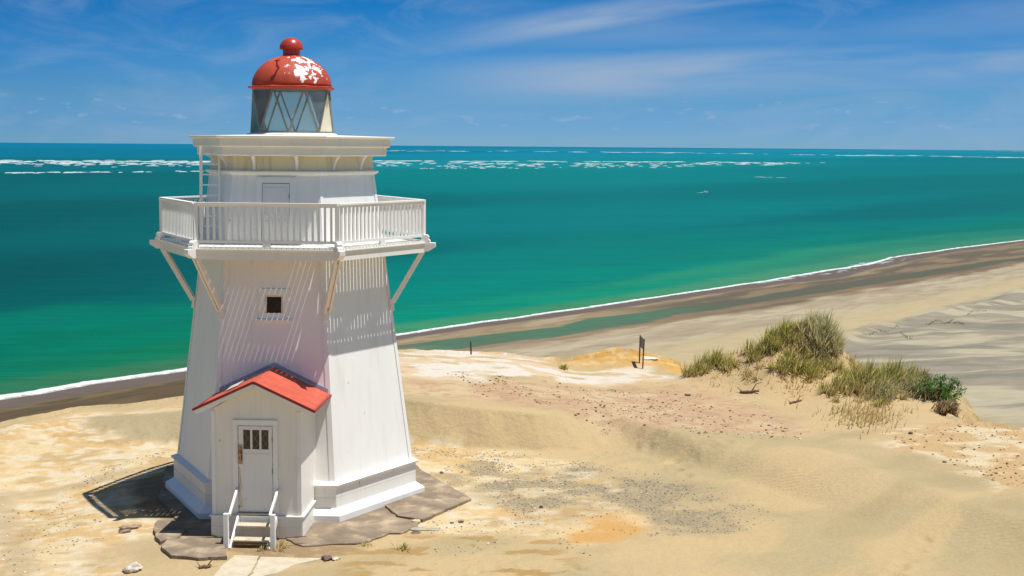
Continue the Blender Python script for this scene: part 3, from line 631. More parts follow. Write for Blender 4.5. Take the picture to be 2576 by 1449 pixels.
# string course and cornice
b = MB(); b.lathe([(WR(7.9)+.01, 7.90), (2.07, 7.915), (2.13, 7.95), (2.14, 7.985), (WR(8)+.0, 8.015)], 6, off); b.build('string_course', MWt, LH)
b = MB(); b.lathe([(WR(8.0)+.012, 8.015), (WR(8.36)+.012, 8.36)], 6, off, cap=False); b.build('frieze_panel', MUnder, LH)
b = MB()
b.lathe([(2.30, 8.345), (2.33, 8.37), (2.33, 8.545)], 6, off)
b.lathe([(2.37, 8.545), (2.43, 8.575), (2.43, 8.745)], 6, off)
b.lathe([(2.45, 8.745), (2.53, 8.775), (2.53, 8.805), (1.2, 8.84)], 6, off)
b.build('cornice', MWc, LH, bevel=.006)
for k in range(6):
    for s in (-.5, .5):
        b = MB(); n = FN(k); t = FT(k); prof = []
        for i in range(9):
            a = i/8*PI/2; prof.append((0.03+0.25*(1-math.cos(a)), 8.015+0.335*math.sin(a)))
        P = []; F = []; ap = WR(8.15)*CS
        m_ = len(prof)
        for dx in (-.035, .035):
            for (o_, z) in prof: P.append(n*(ap+o_+.02)+t*(s+dx)+Vector((0, 0, z)))
            for (o_, z) in reversed(prof): P.append(n*(ap-.1)+t*(s+dx)+Vector((0, 0, z)))
        q = 2*m_
        for i in range(m_-1):
            F.append((i, i+1, q-2-i, q-1-i)); F.append((q+i+1, q+i, q+q-1-i, q+q-2-i)); F.append((i+1, i, q+i, q+i+1))
        b.add(P, F); b.build('eave_bracket', MWt, LH)
# gallery deck of boards laid square to each face
b = MB()
for k in range(6):
    n = FN(k); t = FT(k); pitch = .124; W2 = 3.30/2
    x = -W2+.02
    while x+.1 < W2:
        xa, xb = x, x+.103
        ya = max(abs(xa), abs(xb))/math.tan(R(30))+.01       # keep inside the sector
        yin = max(1.55, ya)
        if yin < 2.84:
            P = [];
            for z in (6.262, 6.300):
                for (xx, yy) in ((xa, 2.845), (xb, 2.845), (xb, yin), (xa, yin)): P.append(n*yy+t*xx+Vector((0, 0, z)))
            b.hexa(P)
        x += pitch
b.build('gallery_deck', MDeck, LH)
b = MB()
for k in range(6):           # rim beam: one board along each face, and an inner bearer
    n = FN(k); t = FT(k)
    for (r_, z0, z1, th) in ((3.26, 6.02, 6.235, .05), (2.75, 6.06, 6.235, .07)):
        a = HV(k-1, r_, (z0+z1)/2); c = HV(k, r_, (z0+z1)/2); d = (c-a).normalized()
        b.beam(a+d*.03, c-d*.03, th, z1-z0, n)
    b.beam(HV(k-1, 3.285, 6.248)+t*.04, HV(k, 3.285, 6.248)-t*.04, .075, .022, n)
b.build('gallery_beam', MWc, LH)
for k in range(6):           # radial joists with shaped ends, stub posts, struts
    d = HV(k, 1, 0); sd = d.cross(Vector((0, 0, 1))); b = MB()
    pr = [(1.9, 6.045), (3.36, 6.045), (3.53, 6.15), (3.53, 6.258), (3.20, 6.258), (1.9, 6.258)]
    def prism(pr, w_):
        P = [d*r_+sd*(-w_/2)+Vector((0, 0, z)) for r_, z in pr]+[d*r_+sd*(w_/2)+Vector((0, 0, z)) for r_, z in pr]; m_ = len(pr)
        b.add(P, [tuple(range(m_)), tuple(range(2*m_-1, m_-1, -1))]+[((i+1) % m_, i, m_+i, m_+(i+1) % m_) for i in range(m_)])
    prism(pr, .14); b.build('gallery_joist', MWt, LH, bevel=.008)
    b = MB(); prism([(3.18, 6.259), (3.40, 6.259), (3.40, 6.31), (3.36, 6.35), (3.375, 6.40), (3.33, 6.45), (3.18, 6.45)], .13); b.build('post_foot', MWt, LH, bevel=.008)
    b = MB(); z0 = 4.78; p0 = HV(k, WR(z0)+.05, z0); p1 = HV(k, 3.22, 6.05)
    for s_ in (-.055, .055): b.beam(p0+sd*s_, p1+sd*s_, .05, .11, sd)
    b.beam(p0+(p1-p0)*.1, p1-(p1-p0)*.08, .05, .05, sd)
    b.beam(HV(k, WR(4.6)+.03, 4.58), HV(k, WR(4.9)+.03, 4.86), .15, .07, sd)
    b.build('gallery_strut', MWc, LH, bevel=.006)
# railing: one panel a side
balus = MB().box(-.024, .024, -.02, .02, 6.44, 7.235)
bal_me = None
for k in range(6):
    n = FN(k); t = FT(k); Rr = 3.22
    a = HV(k-1, Rr, 0); c = HV(k, Rr, 0); d = (c-a).normalized(); Ln = (c-a).length; Z = lambda z: Vector((0, 0, z))
    b = MB()
    b.beam(HV(k-1, Rr+.012, 7.285), HV(k, Rr+.012, 7.285), .125, .036, n)
    b.beam(a+d*.05+Z(7.237), c-d*.05+Z(7.237), .05, .058, n)
    b.beam(a+d*.05+Z(6.425), c-d*.05+Z(6.425), .055, .06, n)
    mid = (a+c)/2; b.beam(mid-d*.09+Z(6.348), mid+d*.09+Z(6.348), .06, .092, n)
    rp = b.build('railing', MWt, LH)
    b = MB(); q = HV(k, Rr-.0, 0); b.beam(q+Z(6.45), q+Z(7.265), .10, .10, n); b.build('railing_post', MWt, LH, bevel=.006)
    nb = 22
    if k in (0, 1, 2, 5):
        for i in range(nb):
            p = a+d*(Ln*(i+1)/(nb+1))
            if bal_me is None:
                ob = balus.build('baluster', MWt, rp); bal_me = ob.data
            else:
                ob = bpy.data.objects.new('baluster', bal_me); COL.objects.link(ob); ob.parent = rp
            ob.location = p; ob.rotation_euler = (0, 0, R(60*k))
    else:
        bb = MB()
        for i in range(nb):
            p = a+d*(Ln*(i+1)/(nb+1)); bb.beam(p+Z(6.44), p+Z(7.235), .045, .04, n)
        ob = bb.build('baluster', MWt, rp); ob['kind'] = 'stuff'
# window on the front face
def onwall(x, z, out=0.0, k=0):
    n = FN(k); t = FT(k); ap = WR(z)*CS; return n*(ap+out)+t*x+Vector((0, 0, z))
def wallbox(b, x0, x1, z0, z1, o0, o1, k=0, mi=0):
    P = [onwall(x0, z0, o0, k), onwall(x1, z0, o0, k), onwall(x1, z0, o1, k), onwall(x0, z0, o1, k), onwall(x0, z1, o0, k), onwall(x1, z1, o0, k), onwall(x1, z1, o1, k), onwall(x0, z1, o1, k)]
    P = [P[3], P[2], P[1], P[0], P[7], P[6], P[5], P[4]]; b.hexa(P, mi)
def framebox(name, x0, x1, z0, z1, w_, o1, m, parent, k=0, bottom=True):
    b = MB(); wallbox(b, x0, x1, z1-w_, z1, -.03, o1, k)
    wallbox(b, x0, x0+w_, z0+(w_ if bottom else 0), z1-w_, -.03, o1, k); wallbox(b, x1-w_, x1, z0+(w_ if bottom else 0), z1-w_, -.03, o1, k)
    if bottom: wallbox(b, x0, x1, z0, z0+w_, -.03, o1, k)
    return b.build(name, m, parent, bevel=.004)
wf = framebox('window', -.345, .355, 4.60, 5.29, .14, .045, MW, LH)
b = MB(); wallbox(b, -.215, .225, 4.73, 5.16, -.02, .006); b.build('window_pane', MDark, wf)
b = MB(); 
for (x0, x1, z0, z1) in ((-.205, -.165, 4.74, 5.15), (.175, .215, 4.74, 5.15), (-.165, .175, 5.11, 5.15)): wallbox(b, x0, x1, z0, z1, -.02, .028)
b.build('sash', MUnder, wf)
b = MB(); wallbox(b, -.41, .42, 4.545, 4.60, -.03, .085); b.build('window_sill', MWt, wf, bevel=.006)
# gallery door
gd = framebox('gallery_door', -.45, .47, 6.30, 7.86, .135, .045, MW, LH, bottom=False)
b = MB(); wallbox(b, -.315, .335, 6.33, 7.725, -.02, .004); b.build('shadow_gap', MDark, gd)
b = MB(); wallbox(b, -.305, .322, 6.335, 7.71, -.02, .022); b.build('door_leaf', MDoor, gd)
b = MB(); wallbox(b, -.235, .25, 6.95, 7.62, .012, .030); wallbox(b, -.235, .25, 6.42, 6.86, .012, .030); b.build('door_panel', MDoor, gd, bevel=.006)
for z in (6.66, 7.42):
    b = MB(); wallbox(b, .315, .345, z-.05, z+.05, .0, .035); b.build('hinge', MPost, gd)
b = MB(); wallbox(b, -.285, -.255, 7.0, 7.06, .02, .06); b.build('door_handle', MLens, gd)
# ladder up to the lantern roof, square to the near left side
iA = Matrix.Rotation(A0, 3, 'Z')
def wl(x, y, z): return iA @ Vector((x, y, 0))+Vector((0, 0, z))
b = MB(); b.beam(wl(-2.125, -.9, 6.30), wl(-2.095, -.9, 8.56), .07, .045, iA @ Vector((1, 0, 0))); b.beam(wl(-1.70, -.9, 6.30), wl(-1.68, -.9, 8.36), .05, .045, iA @ Vector((1, 0, 0)))
lad = b.build('ladder', MWt, LH)
for i in range(8):
    z = 8.38-i*.243; 
    if z < 6.35: break
    b = MB(); b.beam(wl(-2.115, -.9, z), wl(-1.69, -.9, z), .03, .03); b.build('rung', MWt, lad)

# lantern
lx, ly = 0.022, 0.0; LC = iA @ Vector((lx, ly, 0))
def LV(deg, r, z): t = R(deg)+A0; return LC+Vector((r*math.sin(t), -r*math.cos(t), z))
b = MB(); b.lathe([(1.10, 8.815), (1.10, 8.865), (1.02, 8.885)], 16, A0+R(11.25), cx=LC.x, cy=LC.y); b.build('lantern_curb', MWt, LH, bevel=.008)
b = MB(); b.lathe([(.93, 8.87), (.93, 8.893)], 16, A0, cx=LC.x, cy=LC.y); b.build('lantern_floor', MCream, LH)
bot = [LV(-5+45*i, .985, 8.895) for i in range(8)]; top = [LV(17.5+45*i, .955, 9.93) for i in range(8)]
for P_ in (bot, top):
    lan = MB()
    for i in range(8): lan.beam(P_[i], P_[(i+1) % 8], .048, .05)
    lan.build('lantern_ring', MLens, LH)
for i in range(8):
    tri_up = (bot[i], bot[(i+1) % 8], top[i]); tri_dn = (top[i-1], bot[i], top[i])
    for j, tri in enumerate((tri_up, tri_dn)):
        cen = sum(tri, Vector())/3; P = [cen+(p-cen)*.985 for p in tri]; nrm = (P[1]-P[0]).cross(P[2]-P[0]).normalized()*.004
        Q = [p-nrm for p in P]+[p+nrm for p in P]
        b = MB(); b.add(Q, [(2, 1, 0), (3, 4, 5), (0, 1, 4, 3), (1, 2, 5, 4), (2, 0, 3, 5)])
        solid = (j == 0 and i in (1, 2)) 
        b.build('lantern_pane', MCream if solid else MGlass, LH, label='cream blanked-off lantern pane' if solid else None)
    for e in ((bot[i], top[i]), (top[i-1], bot[i])):
        b = MB(); b.beam(e[0], e[1], .034, .038); b.build('astragal', MLens, LH)
# roof of the lantern
b = MB(); b.lathe([(.99, 9.925), (1.085, 9.955), (1.09, 9.985), (.96, 10.012)], 8, R(17.5)+A0, cx=LC.x, cy=LC.y); b.build('lantern_eave', mat('red eave paint', (0.40, 0.042, 0.02), 0.5), LH, bevel=.006)
b = MB(); pr = []
for i in range(17):
    a = i/16*R(80); pr.append((.955*math.cos(a), 10.005+.755*math.sin(a)))
b.lathe(pr, 48, A0, cx=LC.x, cy=LC.y); dm = b.build('dome', MDome, LH, smooth=True)
for a_ in (-5, 40, -50, 85, 130, 175, 220, 265):                # lapped seams
    b = MB(); pts = [LC+Vector(((r_+.001)*math.sin(R(a_)+A0), -(r_+.001)*math.cos(R(a_)+A0), z)) for r_, z in pr]
    b.tube(pts, [.0045]*len(pts), 5); b.build('dome_seam', MRed, dm)
b = MB()
h0 = LV(-22, .80, 10.42); b.beam(h0, h0+Vector((-.02, -.12, .05)), .035, .03); b.beam(h0+Vector((-.02, -.12, .0)), h0+Vector((-.02, -.11, .16)), .03, .03); b.beam(h0+Vector((-.06, -.11, .15)), h0+Vector((.05, -.11, .17)), .03, .025)
b.build('dome_hook', MRoofEdge, dm)
b = MB(); b.lathe([(.205, 10.72), (.205, 10.93)], 32, cx=LC.x, cy=LC.y); vt = b.build('vent_neck', MRed, LH, smooth=False)
b = MB(); b.lathe([(.19, 10.905), (.262, 10.895), (.282, 10.905), (.284, 10.93), (.276, 10.985), (.25, 11.045), (.205, 11.105), (.14, 11.15), (.07, 11.172), (.01, 11.18)], 40, cx=LC.x, cy=LC.y); b.build('vent_cap', MRed, LH, smooth=True)

# porch
x0, x1 = -.965, 1.015; yf = -4.10; xm = (x0+x1)/2
b = MB()
def wy(z): return -(WR(z)*CS)+.12
zE, zA = 2.84, 3.43
b.hexa([(x0, yf, .04), (x1, yf, .04), (x1, -2.4, .04), (x0, -2.4, .04), (x0, yf, zE), (x1, yf, zE), (x1, wy(zE), zE), (x0, wy(zE), zE)])
b.add([(x0, yf, zE), (x1, yf, zE), (xm, yf, zA), (x0, wy(zE), zE), (x1, wy(zE), zE), (xm, wy(zA), zA)], [(0, 1, 2), (5, 4, 3), (0, 2, 5, 3), (1, 4, 5, 2)])
pw = b.build('porch', MWc, LH)
b = MB(); b.box(x0-.025, x1+.025, yf-.03, -2.75, 0.0, .245); b.box(x0-.02, x1+.02, yf-.025, -2.75, .245, .252); b.box(x0-.025, x1+.025, yf-.03, -2.75, .252, .475)
b.box(x0-.06, x1+.06, yf-.065, -2.75, .475, .505); b.build('porch_base', MWc, pw, bevel=.006)
for s, xa in ((-1, x0), (1, x1)): b = MB(); b.box(min(xa, xa-s*.09), max(xa, xa-s*.09), yf-.016, yf, .505, zE-.02); b.build('porch_corner_board', MWt, pw)
# roof slopes as corrugated sheets
def roof(side):
    b = MB(); ov = .335; yF = -4.30; n = 30; th = .028
    xe = xm+side*(1.0+ov-.02); sl_ = (3.49-2.87)/(1.325)
    P = []
    def zr(x): return 3.50-abs(x-xm)*sl_
    rows = 12
    for j in range(n+1):
        f = j/n
        for i in range(rows+1):
            x = xm+side*(1.325)*i/rows; z = zr(x); yb = wy(z)-.0; y = yF+(yb-yF)*f
            P.append((x, y, z+.006*math.sin(y*2*PI/.076)))
    F = []
    for j in range(n):
        for i in range(rows):
            q = j*(rows+1)+i; F.append((q, q+1, q+rows+2, q+rows+1) if side > 0 else (q+1, q, q+rows+1, q+rows+2))
    b.add(P, F); o = b.build('roof_slope', MRoof, pw, smooth=True); sd_ = o.modifiers.new('s', 'SOLIDIFY'); sd_.thickness = .02
    return o
roof(-1); roof(1)
b = MB()
sl_ = (3.49-2.87)/1.325; ze = 3.50-1.325*sl_
for s in (-1, 1):
    b.beam((xm, -4.31, 3.495), (xm+s*1.335, -4.31, ze-.005), .035, .055, (0, 1, 0))
    b.beam((xm+s*1.33, -4.31, ze-.01), (xm+s*1.33, wy(ze)-.03, ze-.01), .03, .035, (1, 0, 0))
b.build('roof_edge', MRoofEdge, pw)
b = MB()
for s in (-1, 1): b.beam((xm, -4.285, 3.425), (xm+s*1.30, -4.285, ze-.07), .03, .10, (0, 1, 0))
b.build('bargeboard', MWt, pw)
b = MB()
for s in (-1, 1):
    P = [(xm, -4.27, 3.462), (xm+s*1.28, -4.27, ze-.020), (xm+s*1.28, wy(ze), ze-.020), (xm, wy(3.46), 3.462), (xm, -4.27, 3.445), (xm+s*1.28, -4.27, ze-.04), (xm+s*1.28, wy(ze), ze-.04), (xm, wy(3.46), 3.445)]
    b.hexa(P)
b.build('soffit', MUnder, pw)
b = MB()
for s in (-1, 1):
    def q(x, zz, o_): 
        z = 3.53-abs(x-xm)*sl_+zz; return Vector((x, -(WR(z)*CS)-o_, z))
    xa, xb = xm, xm+s*1.27
    b.hexa([q(xa, 0, .02), q(xb, 0, .02), q(xb, 0, -.02), q(xa, 0, -.02), q(xa, .075, .02), q(xb, .075, .02), q(xb, .075, -.02), q(xa, .075, -.02)] if s > 0 else [q(xb, 0, .02), q(xa, 0, .02), q(xa, 0, -.02), q(xb, 0, -.02), q(xb, .075, .02), q(xa, .075, .02), q(xa, .075, -.02), q(xb, .075, -.02)])
b.build('roof_flashing', MFlash, pw)
# loose sheet of iron on the left slope
b = MB(); b.hexa([(-.84, -3.35, 3.11), (-.56, -3.35, 3.24), (-.56, -2.75, 3.25), (-.84, -2.75, 3.12), (-.84, -3.35, 3.125), (-.56, -3.35, 3.255), (-.56, -2.75, 3.27), (-.84, -2.75, 3.14)]); b.build('roof_patch', MRockP, pw, label='loose pale patch on the red roof')
# front door
b = MB(); o_ = yf-.035
b.box(-.49, .51, o_, yf, 2.51, 2.635); b.box(-.49, -.375, o_, yf, .57, 2.51); b.box(.395, .51, o_, yf, .57, 2.51)
df = b.build('front_door', MWt, LH, bevel=.005)
b = MB(); b.box(-.375, .395, yf-.006, yf, .57, 2.51); b.build('shadow_gap', MRust, df)
b = MB(); zt = 2.495; b.box(-.362, .383, yf-.026, yf-.002, .585, 1.985); b.box(-.362, .383, yf-.026, yf-.002, 2.415, zt)
for xa, xb in ((-.362, -.255), (-.10, -.055), (.102, .145), (.302, .383)): b.box(xa, xb, yf-.026, yf-.002, 1.985, 2.415)
b.build('door_leaf', MDoor, df)
b = MB(); b.box(-.25, .30, yf-.034, yf-.026, 1.865, 1.878); b.build('door_rail', MWc, df)
for xa, xb in ((-.255, -.10), (-.055, .102), (.145, .302)):
    b = MB(); b.box(xa, xb, yf-.012, yf-.004, 1.985, 2.415); b.build('door_pane', MPane, df)
b = MB(); b.box(-.372, -.275, yf-.055, yf-.026, 1.685, 2.07); b.build('lock_plate', MRust, df, bevel=.004)
b = MB(); b.box(-.362, -.272, yf-.06, yf-.026, 1.60, 1.665); b.build('lock_box', MWc, df, bevel=.004)
def rust_streak():
    m = mat('rust stained paint', (.79, .76, .68), 0.7, .05, dirt=(0.42, 0.21, 0.07), ds=(26, 4, 1.6), dlo=0.44, dhi=0.62); return m
b = MB(); b.box(-.355, -.283, yf-.0275, yf-.026, .66, 1.60); b.build('rust_streak', rust_streak(), df)
for z in (.85, 1.5, 2.2):
    b = MB(); b.box(.378, .396, yf-.04, yf-.02, z-.06, z+.06); b.build('hinge', MLens, df)
b = MB(); b.box(-.40, .42, yf-.10, yf-.026, .535, .569); b.build('threshold', MConcL, df, bevel=.004)
b = MB(); b.tube([(-.345, yf-.03, .70), (-.345, yf-.05, .70)], [.012, .012], 8); b.build('door_bolt', MPost, df)
b = MB(); b.tube([(-.405, yf-.012, 2.66), (-.405, yf-.012, 1.2), (-.41, yf-.012, .6)], [.006]*3, 5); b.build('cable', MWc, df)
# steps
st_ = MB(); 
st_.box(-.31, .40, yf-.13, yf-.066, .30, .515); stp = st_.build('steps', MWc, LH)
for (y0, y1, z) in ((-4.62, -4.34, .375), (-4.90, -4.62, .135)):
    b = MB(); b.box(-.32, .455, y0, y1, z, z+.035); b.build('tread', MConcL, stp, bevel=.004)
for xx in (-.36, .485):
    b = MB(); b.beam((xx, -4.22, .47), (xx, -4.97, -.03), .04, .15, (1, 0, 0)); b.build('stringer', MWt, stp)
for xx in (-.45, .56):
    b = MB(); b.box(xx-.052, xx+.052, -4.98, -4.88, -.12, .76); b.build('step_post', MWt, stp, bevel=.006)
    sg = 1 if xx < 0 else -1
    b = MB(); b.beam((xx+sg*.07, -4.90, .72), (xx+sg*.055, -4.14, 1.10), .045, .07, (1, 0, 0)); b.build('handrail', MWt, stp, bevel=.004)
b = MB(); b.tube([(-.20, -4.75, .19), (0, -4.70, .186), (.25, -4.72, .19)], [.014, .018, .008], 6); b.build('stick', MWood)
tag(bpy.data.objects['stick'], 'thin bleached stick lying across the lower wooden step', 'stick')

# ------------------------------------------------------------------ slabs and rocks
def slab(name, px, z, th, m, label, cat, jag=.04, seed=1, group=None, zoff=0.0):
    rnd = random.Random(seed); P = [at(a, c, z) for a, c in px]; Q = []
    for i in range(len(P)):
        a = Vector(P[i]); c = Vector(P[(i+1) % len(P)]); ln = (c-a).length; n = max(1, int(ln/.16))
        nr = Vector((-(c-a).y, (c-a).x)).normalized()
        for j in range(n): Q.append(a.lerp(c, j/n)+nr*(rnd.uniform(-jag, jag) if j else 0))
    cx = sum(q.x for q in Q)/len(Q); cy = sum(q.y for q in Q)/len(Q); n = len(Q)
    V_ = [(q.x-cx, q.y-cy, -th) for q in Q]+[(q.x-cx, q.y-cy, 0) for q in Q]
    b = MB(); b.add(V_, [tuple(range(n-1, -1, -1)), tuple(range(n, 2*n))]+[(i, (i+1) % n, n+(i+1) % n, n+i) for i in range(n)])
    area = sum(Q[i].x*Q[(i+1) % n].y-Q[(i+1) % n].x*Q[i].y for i in range(n))
    o = b.build(name, m, bevel=.012); o.location = (cx, cy, z+zoff)
    if area < 0: o.data.flip_normals()
    tag(o, label, cat, group); return o
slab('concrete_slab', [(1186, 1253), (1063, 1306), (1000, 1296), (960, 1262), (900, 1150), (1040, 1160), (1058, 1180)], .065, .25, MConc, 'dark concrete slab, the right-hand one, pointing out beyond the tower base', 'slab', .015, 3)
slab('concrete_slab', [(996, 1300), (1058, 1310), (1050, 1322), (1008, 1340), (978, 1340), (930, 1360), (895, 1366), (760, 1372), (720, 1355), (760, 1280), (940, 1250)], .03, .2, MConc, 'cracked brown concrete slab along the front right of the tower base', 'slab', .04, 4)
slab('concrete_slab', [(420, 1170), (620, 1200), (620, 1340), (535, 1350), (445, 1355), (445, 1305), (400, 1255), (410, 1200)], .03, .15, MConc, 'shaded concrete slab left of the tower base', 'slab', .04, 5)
slab('rock_slab', [(388, 1322), (395, 1309), (446, 1309), (470, 1330), (440, 1355), (418, 1356), (403, 1362), (390, 1345)], .09, .3, MConc, 'small broken slab half in shadow, left of the porch', 'slab', .035, 6)
slab('rock_slab', [(405, 1370), (420, 1356), (480, 1352), (560, 1353), (572, 1398), (500, 1403), (430, 1396), (418, 1385)], .10, .35, MConc, 'long brown rock slab in front of the porch left corner', 'slab', .03, 8)
slab('path_slab', [(590, 1396), (651, 1398), (640, 1425), (618, 1455), (532, 1455), (560, 1420)], .05, .1, MConcL, 'pale rectangular path slab in front of the steps', 'slab', .012, 9)
slab('path_slab', [(655, 1400), (740, 1402), (812, 1404), (745, 1418), (700, 1440), (628, 1455)], .025, .1, MConcL, 'pale path slab half buried in sand, right of the other path slab', 'slab', .03, 10)
import bmesh
def rock(name, px, py, s, m, label, cat='rock', seed=0, group=None, sink=.25, rz=0.0):
    p = hit(px, py)
    if p is None: return
    rnd = random.Random(seed); bm = bmesh.new(); bmesh.ops.create_icosphere(bm, subdivisions=3, radius=.5)
    off_ = rnd.random()*50
    cuts = [(Vector((rnd.gauss(0, 1), rnd.gauss(0, 1), rnd.gauss(0, .8))).normalized(), rnd.uniform(.26, .42)) for _ in range(11)]
    for v in bm.verts:
        for n_, d_ in cuts:
            e = v.co.dot(n_)-d_
            if e > 0: v.co -= n_*e
        q = v.co; v.co += q.normalized()*(.03*math.sin(off_+q.x*19)+.03*math.sin(off_*2+q.y*17+q.z*9))
        v.co = Vector((v.co.x*s[0], v.co.y*s[1], v.co.z*s[2]))
    me = bpy.data.meshes.new(name); bm.to_mesh(me); bm.free(); me.materials.append(m)
    o = bpy.data.objects.new(name, me); COL.objects.link(o); o.location = (p.x, p.y, p.z+s[2]*.5*(1-2*sink)); o.rotation_euler = (0, 0, rz)
    tag(o, label, cat, group); return o
rock('rock', 338, 1436, (.5, .4, .22), MRockP, 'pale angular rock in the sand, bottom left of the photo', seed=1, rz=.2)
rock('rock', 822, 1411, (.30, .2, .14), MRockD, 'dark brown stone at the end of the pale path slab', seed=2)
rock('rock', 845, 1409, (.2, .16, .08), MRockP, 'small white stone touching a dark brown one', seed=3)
rock('rock', 322, 1331, (.5, .28, .12), MRockR, 'flat reddish rock beside the railing shadow, larger of two', seed=4, rz=.2)
rock('rock', 312, 1341, (.3, .2, .1), MRockR, 'small reddish rock just in front of the larger flat reddish rock', seed=5)
rock('rock', 346, 1326, (.3, .2, .09), MRockR, 'reddish rock at the right end of the flat reddish rock', seed=15)
rock('rock', 1046, 1316, (.26, .2, .12), mat('cream rock', (.6, .45, .27), .9, .2), 'cream block of stone against the slab front edge', seed=6)
MRockG = mat('greenish grey stone', (.33, .30, .21), .9, .2, spec=.1)
rock('rock', 1056, 1332, (.5, .32, .07), MRockG, 'flat greenish grey stone flush with sand before the slab', seed=7, sink=.35)
rock('rock', 1092, 1333, (.4, .34, .05), MRockG, 'flat grey stone, right neighbour of the greenish grey one', seed=8, sink=.35)
rock('rock', 1044, 1342, (.34, .2, .06), MRockD, 'dark flat stone below the greenish grey flat stone', seed=9, sink=.35)
rock('rock', 1161, 1315, (.16, .12, .1), MRockR, 'small brown stone alone on sand right of the slab', seed=10)
rock('rock', 1138, 1317, (.12, .1, .06), MRockR, 'tiny tan stone left of the small brown stone', seed=11)
rock('rock', 1110, 1191, (.14, .1, .1), MRockR, 'orange brown brick-like stone behind the dark slab', seed=12)
rock('rock', 1361, 1278, (.10, .09, .09), MRockD, 'black stone standing out in the gravel patch', seed=13)
for i, (px, py, s) in enumerate([(2626-250, 1224-60, .12), (2290, 1092, .16)]): rock('rock', px, py, (s, s*.8, s*.6), MRockD, ['dark stone on the right-hand stony slope near sand edge', 'dark stone high on the right-hand stony slope below scrub'][i], seed=20+i)
rock('white_rock', 1628, 902, (1.0, .5, .14), mat('white limestone', (.60, .54, .45), .9, .08, (6, 6, 6), .5, (9, 9, 9), spec=.1), 'low white rock outcrop just right of the sign posts', seed=32, sink=.42)

# driftwood
def stick(px, py, dx, dy, r_, label, seed, twig=True, m=MWood):
    p = hit(px, py); q = hit(px+dx, py+dy)
    if p is None or q is None: return
    rnd = random.Random(seed); pts = []; rad = []
    for i in range(7):
        t = i/6; c = p.lerp(q, t); c.z = gz(c.x, c.y)+r_*.8+rnd.uniform(0, r_); c += Vector((rnd.uniform(-1, 1)*r_, rnd.uniform(-1, 1)*r_, 0)); pts.append(c); rad.append(r_*(.6+.5*math.sin(PI*t*.8+.5)))
    o0 = pts[0].copy(); b = MB(); b.tube([c-o0 for c in pts], rad, 7)
    if twig: b.tube([pts[4]-o0, pts[4]-o0+Vector((r_*4, r_*2, r_*5)), pts[4]-o0+Vector((r_*9, r_*3, r_*6))], [r_*.5, r_*.4, r_*.2], 5); b.tube([pts[1]-o0, pts[1]-o0+Vector((-r_*3, r_*5, r_*3))], [r_*.5, r_*.2], 5)
    o = b.build('driftwood', m, smooth=True); o.location = o0; tag(o, label, 'driftwood')
stick(1769+91, 990, 51, 0, .045, 'longest driftwood branch on sand below the grassy dune', 1)
stick(1984, 1017, 33, -7, .03, 'forked thin driftwood twig right of the longest branch', 2)
stick(1723, 996, 14, 1, .035, 'short driftwood stub left of the longest branch', 3, False)
stick(503, 1431, 30, -2, .03, 'dark twig on sand left of the pale path slab', 4)
stick(1055, 1232, 22, 0, .02, 'reddish stick behind the dark slab on gravel', 5, False, MRockR)

# sign on two posts and lone post
p = hit(1616, 928); d1 = at(1608, 922, p.z)
sg = empty('sign', p); tag(sg, 'narrow sign board seen edge-on, high on two dark posts, on the far shelf', 'sign')
q = Vector((d1[0]-p.x, d1[1]-p.y, 0)); q = q.normalized()*max(.55, min(q.length, .9))
b = MB(); b.beam((0, 0, -.3), (.05, 0, 1.12), .042, .042); b.build('sign_post', MPost, sg)
b = MB(); b.beam((q.x, q.y, -.3), (q.x+.03, q.y, 1.20), .042, .042); b.build('sign_post', MPost, sg)
b = MB(); b.beam((q.x*-.05+.03, q.y*-.05, .92), (q.x*1.05+.03, q.y*1.05, .98), .02, .42, (q.y, -q.x, 0)); b.build('sign_board', mat('brown sign board', (.24, .19, .14), .6), sg)
p = at(1183, 878, .95); p = Vector((p[0], p[1]-.4, .85)); ps = MB(); ps.beam((0, 0, -.5), (-.04, 0, .42), .055, .055); ps.beam((-.04, 0, .42), (-.042, 0, .45), .035, .035); o = ps.build('marker_post', MPost); o.location = p; tag(o, 'short dark post leaning on the cliff rim right of the tower', 'post')

# boat
bx, by = at(1774, 484.5, SEA); bt = empty('motor_boat', (bx, by, SEA), R(12)); tag(bt, 'white motor boat with small wake out on the teal water', 'boat')
b = MB(); S = 1.0
secs = [(-5.6, 1.5, 1.3), (-3, 1.7, 1.3), (0, 1.7, 1.4), (3, 1.3, 1.7), (5.2, .5, 2.1), (6.2, .05, 2.3)]
P = []
for x, hw, z in secs: P += [(x, 0, -.4), (x, -hw*.8, .2), (x, -hw, z), (x, hw, z), (x, hw*.8, .2)]
F = []
for i in range(len(secs)-1):
    for j in range(5): j2 = (j+1) % 5; F.append((i*5+j, i*5+j2, i*5+5+j2, i*5+5+j))
F.append((4, 3, 2, 1, 0)); F.append(tuple(25+j for j in range(5))); b.add(P, F); b.build('hull', MWt, bt)
b = MB(); b.hexa([(-2.4, -1.25, 1.3), (2.4, -1.1, 1.3), (2.4, 1.1, 1.3), (-2.4, 1.25, 1.3), (-2.0, -1.05, 3.1), (1.0, -.95, 3.1), (1.0, .95, 3.1), (-2.0, 1.05, 3.1)]); cb_ = b.build('cabin', MWt, bt)
b = MB(); b.hexa([(-1.9, -1.24, 2.1), (1.75, -1.1, 2.1), (1.75, 1.1, 2.1), (-1.9, 1.24, 2.1), (-1.8, -1.13, 2.75), (1.35, -1.05, 2.75), (1.35, 1.05, 2.75), (-1.8, 1.13, 2.75)]); b.build('cabin_window', MDark, cb_)
b = MB(); b.beam((-1, 0, 3.1), (-1.3, 0, 4.4), .1, .1); b.build('mast', MWt, bt)
P = []; F = []; b = MB()
